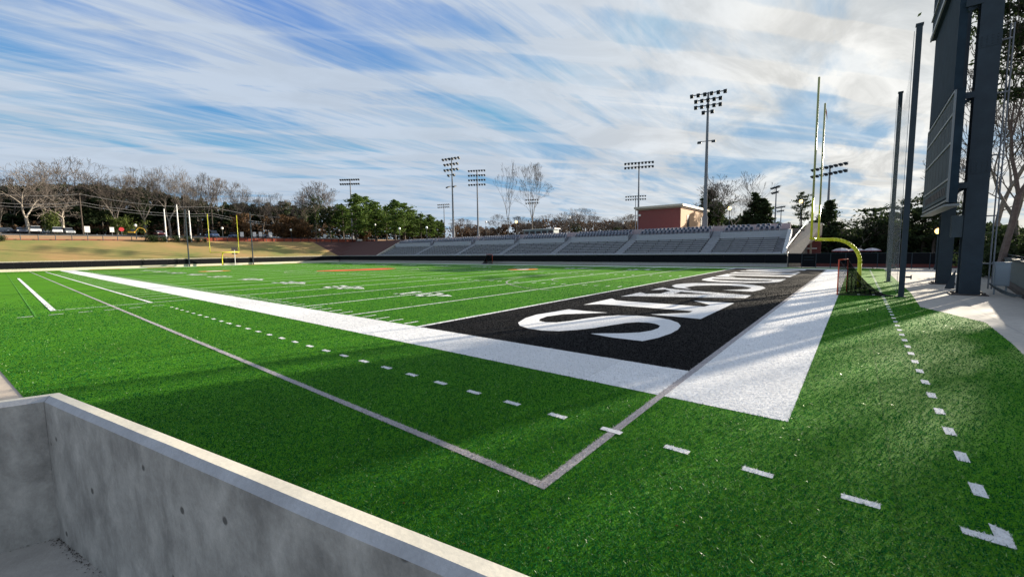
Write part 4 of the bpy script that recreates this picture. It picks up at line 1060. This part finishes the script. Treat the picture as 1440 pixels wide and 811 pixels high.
for i, (px, t, w) in enumerate([(1046, 297, 1.1), (1060, 272, 1.2), (1072, 280, 1.4), (1081, 300, 1.0)]):
    put('cedarA', px, t, 105, 'dark cedar, %s in the clump above the right grandstand' % ORD[i], 'tree', 'cedars above the right grandstand', w)
put('pineC', 1125, 271, 100, 'tall dark open pine left of the near goalpost uprights', 'tree', None, .85)
put('fir', 1163, 283, 92, 'broad dark fir right of the near goalpost uprights', 'tree', None, 1.25)
put('bareC', 1206, 298, 95, 'pale bare tree above the patio umbrellas', 'tree', None, 1.2)
for i, (px, t, D, w) in enumerate([(1146, 318, 100, 1.3), (1182, 310, 102, 1.2), (1198, 328, 104, 1.5), (1222, 322, 102, 1.3), (1243, 296, 98, 1.0), (1262, 306, 96, 1.0), (1283, 330, 92, 1.4), (1335, 325, 90, 1.4), (1398, 330, 52, 1.0), (1425, 318, 50, 1.1), (1446, 322, 48, 1.1)]):
    put('holly', px, t, D, ords[i]+' from the left of the dark rounded evergreens behind the fence at the right', 'tree', 'dark rounded evergreens behind the fence', w)
for i, (px, t, D) in enumerate([(1268, 282, 90), (1297, 272, 90), (1312, 268, 88), (1330, 285, 90)]):
    put('pineC', px, t, D, 'dark layered pine, %s of the group around the scoreboard posts' % ORD[i], 'tree', 'layered pines by the scoreboard', 1.1)
# right edge trunks close behind the wall
bare_tree('bigtrunk', 77, 22, 7, .26, .8, .26, .018, .5, mt=mat('mauve bark', (.16, .12, .11), .9, var=.3), mw=m_twig, lean=(.10, .05))
put('bigtrunk', 1406, -60, 46, 'tall leaning grey trunk behind the retaining wall right of the scoreboard', 'tree', None, .9, rz=R(-20), base=0)
put('slimB', 1432, 60, 52, 'second bare trunk at the right edge behind the retaining wall', 'tree', None, 1.0, base=0)
put('slimA', 1392, 120, 62, 'thin twiggy bare tree seen just right of the scoreboard post', 'tree', None, 1.5, base=0)
put('slimB', 1356, 200, 80, 'twiggy bare tree seen beside the far scoreboard post', 'tree', None, .9, base=0)
conifer('bigpine', 21, 24, 5.0, m_leafdk, 2.2, .45, leafs=.15)
put('bigpine', 1462, -200, 44, 'tall pine whose branches reach in at the top right corner', 'tree', None, .95, base=0)
# trees outside the frame on the sunny side; they lay the long soft shadows on the turf
for i, (ang, D, k, ht, w) in enumerate([(74.5, 52, 'slimA', 15, 1.0), (69, 60, 'bareB', 16, .7), (66, 46, 'pineC', 13, .9), (61, 50, 'bareB', 14, .8), (63.5, 66, 'bigpine', 17, .8), (57, 44, 'pineC', 12, .9), (71.5, 75, 'pineC', 17, .8), (53, 52, 'bareB', 15, .9)]):
    src, h0 = PROT[k]; o = copy_tree(src); s = ht/h0; o.location = (CAM.x+D*math.cos(R(ang)), CAM.y+D*math.sin(R(ang)), 0); o.scale = (s*w, s*w, s); o.rotation_euler = (0, 0, i*1.3)
    tag(o, ['slim bare tree', 'dense bare tree', 'short dark pine', 'bare tree', 'tall pine', 'low dark pine', 'tall dark pine', 'spreading bare tree'][i]+' off the right side, seen by its long shadow on the turf', 'tree', 'trees right of the view')
for k, (src, h0) in PROT.items():
    if k not in used and k != 'juniper':
        for c in list(src.children): bpy.data.objects.remove(c)
        bpy.data.objects.remove(src)
# far woodland mass behind the individual trees
def woods(name, pts, label, m, leafs=.55, n=26000, zlow=0):
    nr = np.random.default_rng(len(name)+n); P = []
    for _ in range(n):
        i = nr.integers(0, len(pts)-1); u = nr.random(); a, b_ = pts[i], pts[i+1]
        px = a[0]+(b_[0]-a[0])*u; D = a[2]+(b_[2]-a[2])*u+nr.uniform(0, 14); top = a[1]+(b_[1]-a[1])*u
        top += 9*mnoise.noise(Vector((px*.05, D*.08, 0)))+5*mnoise.noise(Vector((px*.21, 3, 0)))
        p = pol(px, D); zb = H(p.x, p.y); zt = hgt(px, top, D); z = zb+(max(zt, zb+1)-zb)*nr.random()**.75
        P.append((p.x, p.y, z))
    P = np.array(P)
    k = np.array([mnoise.noise(Vector((a*.25, b_*.25, c*.3))) for a, b_, c in P]); P = P[(k > -.22)]
    o = arr_mesh(name, leafquads(P, leafs, nr, .7), 4, m); tag(o, label, 'woodland', kind='stuff')
woods('woodland', [(-30, 262, 186), (60, 264, 188), (140, 262, 190), (230, 272, 190), (300, 288, 188), (380, 292, 190), (480, 292, 190), (560, 302, 185), (625, 312, 190)], 'dark mass of evergreen woodland behind the far end parking', m_leafdk, .62, 60000)
woods('understorey', [(-30, 314, 168), (120, 316, 172), (250, 316, 172), (400, 314, 172), (520, 318, 175), (640, 318, 190), (700, 322, 190)], 'brown and green undergrowth below the bare trees at the far end', m_brush, .4, 9000)
woods('far_thicket', [(640, 318, 215), (690, 322, 200), (760, 311, 195), (860, 313, 185), (900, 312, 180)], 'thin grey brown thicket on the horizon behind the grandstand', m_brush, .6, 14000)
woods('hedge_mass', [(1130, 318, 108), (1200, 326, 108), (1250, 318, 100), (1330, 318, 96), (1400, 322, 74), (1480, 325, 66)], 'dark hedge and woodland behind the fence at the right', m_leafdk, .4, 42000)
woods('cedar_thicket', [(985, 312, 124), (1040, 304, 120), (1100, 316, 124), (1135, 322, 122)], 'dark thicket behind the cedars above the right grandstand', m_leafdk, .45, 9000)

# ------------------------------------------------------------ far end: fence, poles, shrubs, lamps, cars
ff = empty('boundary_fence', (-130.3, -8, 6.0), R(90), 'thin black post and rail fence along the top of the grass bank', 'fence')
m_silt = mat('red silt fabric', (.26, .055, .03), .9, var=.2, scale=.7)
Lf = 88
for k in range(36):
    b = MB(); b.seg((k*2.45, 0, -.05), (k*2.45, 0, 1.3), .07, .07, 6); b.build('post', m_poledark, ff)
b = MB(); b.seg((0, 0, 1.2), (Lf-2, 0, 1.2), .04, .04, 5); b.seg((0, 0, .12), (Lf-2, 0, .12), .02, .02, 5); b.build('rail', m_poledark, ff)
b = MB(); b.box(0, 34, .25, .29, 0, .30); b.box(34, 86, .25, .29, 0, 1.05); b.build('silt_screen', m_silt, ff)
for i, px in enumerate((234.5, 252.5, 269)):
    o = empty('flagpole', (0, 0, 0), label='plain white flagpole, %s of three on top of the grass bank' % ['left', 'tallest middle', 'right'][i], cat='flagpole', group='white flagpoles on the bank')
    p = onx(px, 341, -129.4); zt = onx([232, 249, 267][i], [294, 288, 296][i], -129.4).z; o.location = (p.x, p.y, H(p.x, p.y)-.05)
    b = MB(); b.seg((0, 0, 0), (0, 0, zt-6), .17, .11, 8); b.build('pole', m_white, o); b = MB(); b.sphere((0, 0, zt-5.9), .13); b.build('finial', m_white, o)
for i, (px, t) in enumerate([(212, 332), (217, 332.5), (230, 334), (248, 333), (264, 333), (278, 335), (288, 336), (1, 330)]):
    put_src = 'juniper'
    p = onx(px, 341, -129.0); src, h0 = PROT['juniper']
    if i == 0: o = copy_tree(src) if 'juniper' in used else src
    else: o = copy_tree(jun)
    if i == 0: jun = o
    s = [1.0, .95, .85, 1.0, .95, .7, .6, .7][i]; o.location = (p.x, p.y, H(p.x, p.y)); o.scale = (s, s, s*1.0)
    tag(o, 'dark round juniper on the bank crest, %s of the row' % ORD[[1, 2, 3, 4, 5, 6, 7, 0][i]], 'shrub', 'juniper shrubs by the flagpoles')
PROT.pop('juniper')

def lamp_post(px, py, D, label, glow=False, zbase=None, r=.28):
    p = pol(px, D); z = hgt(px, py, D); zb = H(p.x, p.y) if zbase is None else zbase
    o = empty('street_lamp', (p.x, p.y, zb), label=label, cat='street lamp', group='globe street lamps')
    b = MB(); b.seg((0, 0, 0), (0, 0, z-zb-r), .07, .045, 8); b.seg((0, 0, 0), (0, 0, .5), .13, .09, 8); b.build('pole', m_poledark, o)
    b = MB(); b.sphere((0, 0, z-zb), r, 0, 12, 8, 1.15); b.build('globe', m_lampglow if glow else m_globe, o)
lamps = [(194, 317, 140, 0, 'by the stop sign'), (315, 321, 141, 0, 'between the far goalpost uprights'), (411, 323.5, 145, 0, 'above the red screen right of the goalpost'), (451, 323.5, 148, 0, 'on the bank crest above its grassy shaded end'),
         (479, 324, 160, 0, 'left of the two row floodlight tower'), (529, 316, 150, 0, 'in front of the first pines'), (563, 321.5, 118, 0, 'above the first stand section'), (601, 320, 112, 0, 'in front of the last pines'),
         (684, 312, 128, 0, 'right of the four row tower'), (726.5, 312, 95, 1, 'lit, in front of the tall bare pair'), (801, 306, 105, 0, 'in front of the bare tree line'), (876, 314, 100, 0, 'just left of the brick building'),
         (1024, 293, 82, 1, 'lit, among the trees right of the tallest tower'), (1123, 283.5, 88, 1, 'lit, in front of the open pine by the goalpost'), (1317, 325, 62, 1, 'lit, beside the far scoreboard post')]
for px, py, D, gl, w in lamps: lamp_post(px, py, D, 'globe street lamp '+w, bool(gl), None if px < 1110 else 0, .3 if px < 700 else .26)

# utility poles and wires
upp = []
for i, (px, pyt, D) in enumerate([(120, 272, 152), (-60, 262, 152), (302, 290, 158), (428, 305, 172)]):
    p = pol(px, D); zb = H(p.x, p.y); zt = hgt(px, pyt, D); upp.append((p, zt, zb))
    if px < 0: continue
    o = empty('utility_pole', (p.x, p.y, zb), R(60), ['dark utility pole above the parked cars at the left', '', 'utility pole behind the right upright of the far goalpost', 'utility pole with crossarm left of the ivy clad trees'][i], 'utility pole', 'utility poles')
    b = MB(); b.seg((0, 0, 0), (0, 0, zt-zb), .16, .12, 8); b.build('pole', m_barkdk, o)
    b = MB(); b.box(-1.3, 1.3, -.07, .07, zt-zb-.7, zt-zb-.55); b.build('crossarm', m_barkdk, o)
n = 0
for (a, b_) in ((1, 0), (0, 2), (2, 3)):
    for w, dz_ in enumerate((-.2, -2.2, -2.9)):
        pa, za, _ = upp[a]; pb_, zb_, _ = upp[b_]; q = []
        for i in range(17):
            t = i/16; q.append((pa.x+(pb_.x-pa.x)*t+.0, pa.y+(pb_.y-pa.y)*t, za+(zb_-za)*t+dz_-1.1*4*t*(1-t)))
        m_ = MB(); m_.tube(q, .035, 4); o = m_.build('power_line', mat('pale wire', (.28, .28, .28), .6) if w == 0 and n == 0 else bpy.data.materials['pale wire'])
        tag(o, '%s power line on the %s span above the far end parking' % (['top', 'middle', 'lowest'][w], ['left', 'middle', 'right'][n]), 'power line', 'power lines')
    n += 1

# cars
def car(px, py_base, D, body, label, kind='sedan', rz=0, L0=4.6, group='cars parked beyond the bank'):
    p = pol(px, D); zb = H(p.x, p.y)
    o = empty({'sedan': 'parked_car', 'suv': 'parked_car', 'pickup': 'pickup_truck', 'van': 'parked_van'}[kind], (p.x, p.y, zb), rz-R(78), label, {'sedan': 'car', 'suv': 'car', 'pickup': 'pickup', 'van': 'van'}[kind], group)
    hw = .88
    if kind == 'sedan': bp = [(-2.3, .35), (-2.3, .85), (-1.7, .95), (1.1, .95), (2.1, .8), (2.3, .6), (2.3, .35)]; cb = [(-1.65, .95), (-1.05, 1.42), (.2, 1.45), (1.05, .95)]
    elif kind == 'suv': bp = [(-2.3, .4), (-2.3, 1.05), (1.2, 1.08), (2.15, .98), (2.3, .7), (2.3, .4)]; cb = [(-2.2, 1.06), (-1.95, 1.68), (.35, 1.72), (1.15, 1.07)]
    elif kind == 'van': bp = [(-2.5, .4), (-2.5, 1.15), (1.5, 1.15), (2.4, .95), (2.5, .4)]; cb = [(-2.45, 1.15), (-2.35, 1.95), (.9, 1.97), (1.6, 1.15)]
    else: bp = [(-2.8, .5), (-2.8, 1.1), (-.6, 1.12), (1.4, 1.15), (2.6, 1.05), (2.75, .5)]; cb = [(-.9, 1.13), (-.7, 1.8), (.8, 1.82), (1.5, 1.14)]
    b = MB(); b.prism(bp, -hw, hw, 'y'); b.build('body', body, o, bevel=.08)
    b = MB(); b.prism([(x, z+.004) for x, z in cb], -hw*.86, hw*.86, 'y'); b.build('windows', m_glass, o, bevel=.05)
    b = MB(); (xa, za), (xb_, zb2) = cb[1], cb[2]; b.box(xa, xb_, -hw*.84, hw*.84, max(za, zb2)-.03, max(za, zb2)+.05); b.build('roof', body, o)
    for sx in (-1.4, 1.4):
        for s in (-1, 1):
            b = MB(); b.seg((sx, s*hw*.82, .34), (sx, s*hw*1.02, .34), .34, .34, 12); w_ = b.build('wheel', m_tyre, o)
    for s in (-1, 1):
        b = MB(); b.box(bp[-1][0]+.001, bp[-1][0]+.04, s*.7-.15, s*.7+.15, .62, .78); b.build('headlight', m_globe, o)
def paint(c): return mat('car paint', c, .3, .2, spec=.6)
pw = paint((.75, .76, .78)); pd = paint((.03, .035, .045)); psv = paint((.35, .37, .4)); pbl = paint((.16, .24, .4)); prd = paint((.12, .025, .03))
car(13, 328, 156, pd, 'dark grey parked sedan, farthest left of the cars beyond the bank', 'sedan', R(100))
car(34, 328, 154, paint((.10, .11, .14)), 'blue grey parked sedan between the dark one and the white pickup', 'sedan', R(80))
car(54, 327, 153, pw, 'white parked pickup truck beyond the left end of the bank', 'pickup', R(75))
car(70, 328, 158, psv, 'small silver parked car partly hidden between the white pickup and white sedan', 'sedan', R(85))
car(84, 328, 153, pw, 'white parked sedan beneath the sprawling pale limbed tree', 'suv', R(75))
car(99, 328, 158, psv, 'silver parked wagon right of the white sedan', 'suv', R(85))
car(226, 328, 158, prd, 'dark maroon parked car beside the left white flagpole', 'sedan', R(80))
car(301, 329, 152, pbl, 'pale blue parked van behind the left upright of the far goalpost', 'van', R(80))
car(331, 331, 154, pbl, 'pale blue parked car behind the right upright of the far goalpost', 'sedan', R(80))
car(371, 333, 154, pd, 'black parked car left of the silver sedan above the red screen', 'sedan', R(80))
car(381, 333, 152, psv, 'silver parked sedan above the red screen', 'sedan', R(80))
car(420, 335, 158, pd, 'black parked van near the rust brown trees', 'suv', R(80))
# stop sign, small signs, excavator
def sign(px, py, D, m, shape, label, s=.45):
    p = pol(px, D); zb = H(p.x, p.y); z = hgt(px, py, D)
    o = empty('road_sign', (p.x, p.y, zb), R(90), label, 'sign')
    b = MB(); b.seg((0, .05, 0), (0, .05, z-zb+s*.8), .04, .04, 6); b.build('post', m_steel, o)
    b = MB()
    if shape == 'oct': b.prism([(s*math.cos(R(22.5+45*i)), z-zb+s*math.sin(R(22.5+45*i))) for i in range(8)], -.02, .02, 'y')
    else: b.box(-s*.8, s*.8, -.02, .02, z-zb-s*1.2, z-zb+s*1.2)
    b.build('panel', m, o)
sign(174, 322.5, 150, mat('sign red', (.5, .04, .05), .5), 'oct', 'red octagonal road sign left of the round lamp globe', .55)
sign(126, 322.5, 142, m_white, 'r', 'white rectangular sign at the foot of the utility pole', .6)
sign(160.5, 323, 145, m_white, 'r', 'white rectangular sign left of the red octagonal sign', .5)
for i, px in enumerate((342, 359.5, 368, 382)): sign(px, 329.5, 146, m_white, 'r', 'small white sign panel above the red screen, %s' % ORD[i], .55)
sign(458, 332, 150, m_white, 'r', 'small white sign panel at the crest above the shaded end of the bank', .5)
ex = empty('excavator', tuple(pol(188, 152)[:2])+(H(-150, 20),), R(75), 'small yellow excavator with bent arm right of the red octagonal sign', 'excavator')
my = mat('machine yellow', (.6, .36, .04), .5)
b = MB(); b.box(-1.2, 1.0, -.9, .9, .8, 1.4); b.build('body', my, ex, bevel=.05)
b = MB(); b.box(-.2, .9, -.8, .1, 1.41, 2.4); b.build('cab', m_glass, ex, bevel=.05)
for s in (-1, 1):
    b = MB(); b.prism([(-1.4, 0), (1.3, 0), (1.6, .35), (1.3, .7), (-1.4, .7), (-1.7, .35)], s*.7-.25, s*.7+.25, 'y'); b.build('track', m_tyre, ex)
b = MB(); b.seg((.9, .3, 1.3), (2.4, .3, 3.2), .18, .16); b.seg((2.4, .3, 3.2), (4.0, .3, 2.6), .16, .13); b.seg((4.0, .3, 2.6), (4.6, .3, 1.0), .12, .1); b.build('arm', my, ex)
b = MB(); b.prism([(4.3, .4), (4.9, .4), (5.0, 1.0), (4.4, 1.1)], 0, .7, 'y'); b.build('bucket', m_tyre, ex); ex.scale = (.62, .62, .62)
# white bench-like block near the tower base
q = onx(503, 340, -138); b = MB(); b.box(-.1, .1, -.05, .05, 0, .3); b.box(1.6, 1.8, -.05, .05, 0, .3); b.box(-.4, 2.1, -.4, .4, .3, .75)
tag(b.build('utility_box', mat('cream box', (.7, .66, .6), .6), loc=(*pol(504, 150)[:2], H(*pol(504, 150)[:2]))), 'long cream box at the foot of the two row floodlight tower', 'box')

# ------------------------------------------------------------ light
SAZ, SEL = 71.0, 13.5
world = bpy.data.worlds.new('World'); scn.world = world; world.use_nodes = True
nt = world.node_tree; N = nt.nodes; L = nt.links; bg = N['Background']
sky = N.new('ShaderNodeTexSky'); sky.sky_type = 'NISHITA'; sky.sun_disc = False; sky.sun_elevation = R(SEL); sky.sun_rotation = R(90-SAZ)
sky.air_density = 1.2; sky.dust_density = .6; sky.ozone_density = 2.5
bg.inputs['Strength'].default_value = .15
tc = N.new('ShaderNodeTexCoord'); sp = N.new('ShaderNodeSeparateXYZ'); L.new(tc.outputs['Generated'], sp.inputs[0])
def mth(op, a, b=None, c=None, clamp=False):
    n = N.new('ShaderNodeMath'); n.operation = op; n.use_clamp = clamp
    for i, v in enumerate((a, b, c)):
        if v is None: continue
        if isinstance(v, (int, float)): n.inputs[i].default_value = v
        else: L.new(v, n.inputs[i])
    return n.outputs[0]
zc = mth('MAXIMUM', sp.outputs['Z'], .0); zc = mth('ADD', zc, .09)
ux = mth('DIVIDE', sp.outputs['X'], zc); uy = mth('DIVIDE', sp.outputs['Y'], zc)
cmb = N.new('ShaderNodeCombineXYZ'); L.new(ux, cmb.inputs[0]); L.new(uy, cmb.inputs[1])
def cloud(rot, sc, loc, detail, rough, dist, lo, hi):
    """high thin cloud sheet seen in perspective; rot = compass bearing of the streaks"""
    mp = N.new('ShaderNodeMapping'); mp.vector_type = 'TEXTURE'; mp.inputs['Rotation'].default_value = (0, 0, R(rot)); mp.inputs['Scale'].default_value = sc; mp.inputs['Location'].default_value = loc
    L.new(cmb.outputs[0], mp.inputs['Vector'])
    n = N.new('ShaderNodeTexNoise'); n.inputs['Scale'].default_value = 1; n.inputs['Detail'].default_value = detail; n.inputs['Roughness'].default_value = rough; n.inputs['Distortion'].default_value = dist
    L.new(mp.outputs[0], n.inputs['Vector'])
    mr = N.new('ShaderNodeMapRange'); mr.interpolation_type = 'SMOOTHSTEP'; mr.inputs['From Min'].default_value = lo; mr.inputs['From Max'].default_value = hi; L.new(n.outputs['Fac'], mr.inputs['Value'])
    return mr.outputs[0]
ROT = 84
c1 = cloud(ROT, (2.2, .34, 1), (1.3, .2, 0), 9, .60, .55, .36, .60)
c2 = cloud(ROT+4, (1.0, .075, 1), (4.1, 2.2, 0), 8, .62, .5, .40, .66)
c3 = cloud(ROT+12, (2.2, .8, 1), (7.3, 3.2, 3), 9, .58, .6, .38, .54)
c4 = cloud(50, (5.0, .30, 1), (2.0, 5.0, 1), 5, .5, .2, .47, .60)
sd = (math.cos(R(SEL))*math.cos(R(SAZ)), math.cos(R(SEL))*math.sin(R(SAZ)), math.sin(R(SEL)))
dp = N.new('ShaderNodeVectorMath'); dp.operation = 'DOT_PRODUCT'; L.new(tc.outputs['Generated'], dp.inputs[0]); dp.inputs[1].default_value = sd
gl = mth('POWER', mth('MAXIMUM', dp.outputs['Value'], 0), 4)
cov = mth('MAXIMUM', mth('MULTIPLY', c1, mth('ADD', mth('MULTIPLY', c3, .8), .2)), mth('MULTIPLY', c3, .86))
cov = mth('ADD', mth('ADD', mth('MULTIPLY', cov, .78), .07), mth('MULTIPLY', c2, mth('SUBTRACT', .34, mth('MULTIPLY', gl, .5), clamp=True))); cov = mth('ADD', cov, mth('MULTIPLY', c4, .45)); cov = mth('ADD', cov, mth('MULTIPLY', gl, .18), clamp=True)
pf = cloud(ROT-8, (.8, .42, 1), (3.1, 8.2, 5), 8, .62, .8, .34, .66)
cb = mth('MULTIPLY', mth('ADD', mth('MULTIPLY', gl, .70), 1.56), mth('ADD', mth('MULTIPLY', mth('MULTIPLY', pf, -.34), mth('ADD', gl, .35)), 1.14))
ccol = N.new('ShaderNodeMix'); ccol.data_type = 'RGBA'; L.new(mth('MULTIPLY', gl, 1.6, clamp=True), ccol.inputs['Factor']); ccol.inputs['A'].default_value = (.74, .85, 1.0, 1); ccol.inputs['B'].default_value = (.98, .97, .93, 1)
csc = N.new('ShaderNodeVectorMath'); csc.operation = 'SCALE'; L.new(ccol.outputs['Result'], csc.inputs[0]); L.new(cb, csc.inputs['Scale'])
# clear blue between the cloud, capped in brightness so it stays blue near the sun
skx = N.new('ShaderNodeVectorMath'); skx.operation = 'MULTIPLY'; L.new(sky.outputs[0], skx.inputs[0]); skx.inputs[1].default_value = (.17, .34, .60)
skc = N.new('ShaderNodeVectorMath'); skc.operation = 'MINIMUM'; L.new(skx.outputs['Vector'], skc.inputs[0]); skc.inputs[1].default_value = (.40, .92, 1.50)
mix = N.new('ShaderNodeMix'); mix.data_type = 'RGBA'; L.new(mth('MULTIPLY', cov, .95), mix.inputs['Factor']); L.new(skc.outputs['Vector'], mix.inputs['A']); L.new(csc.outputs[0], mix.inputs['B'])
# pale warm band low over the horizon
lo = mth('POWER', mth('SUBTRACT', 1, mth('ABSOLUTE', sp.outputs['Z']), clamp=True), 22)
hc = N.new('ShaderNodeMix'); hc.data_type = 'RGBA'; L.new(mth('MULTIPLY', gl, 1.5, clamp=True), hc.inputs['Factor']); hc.inputs['A'].default_value = (1.15, 1.50, 1.72, 1); hc.inputs['B'].default_value = (2.1, 1.95, 1.5, 1)
m2 = N.new('ShaderNodeMix'); m2.data_type = 'RGBA'; L.new(mth('MULTIPLY', lo, .72), m2.inputs['Factor']); L.new(mix.outputs['Result'], m2.inputs['A']); L.new(hc.outputs['Result'], m2.inputs['B'])
L.new(m2.outputs['Result'], bg.inputs['Color'])
sl = bpy.data.lights.new('sun', 'SUN'); sl.energy = 4.3; sl.angle = R(.6); sl.color = (1, .88, .70)
so = bpy.data.objects.new('sun', sl); col.objects.link(so); so.rotation_euler = Vector(sd).to_track_quat('Z', 'Y').to_euler(); so.location = (30, 60, 30)
scn.view_settings.view_transform = 'Standard'; scn.view_settings.look = 'None'; scn.view_settings.exposure = 1.55; scn.view_settings.gamma = 1
scn.render.engine = 'CYCLES'
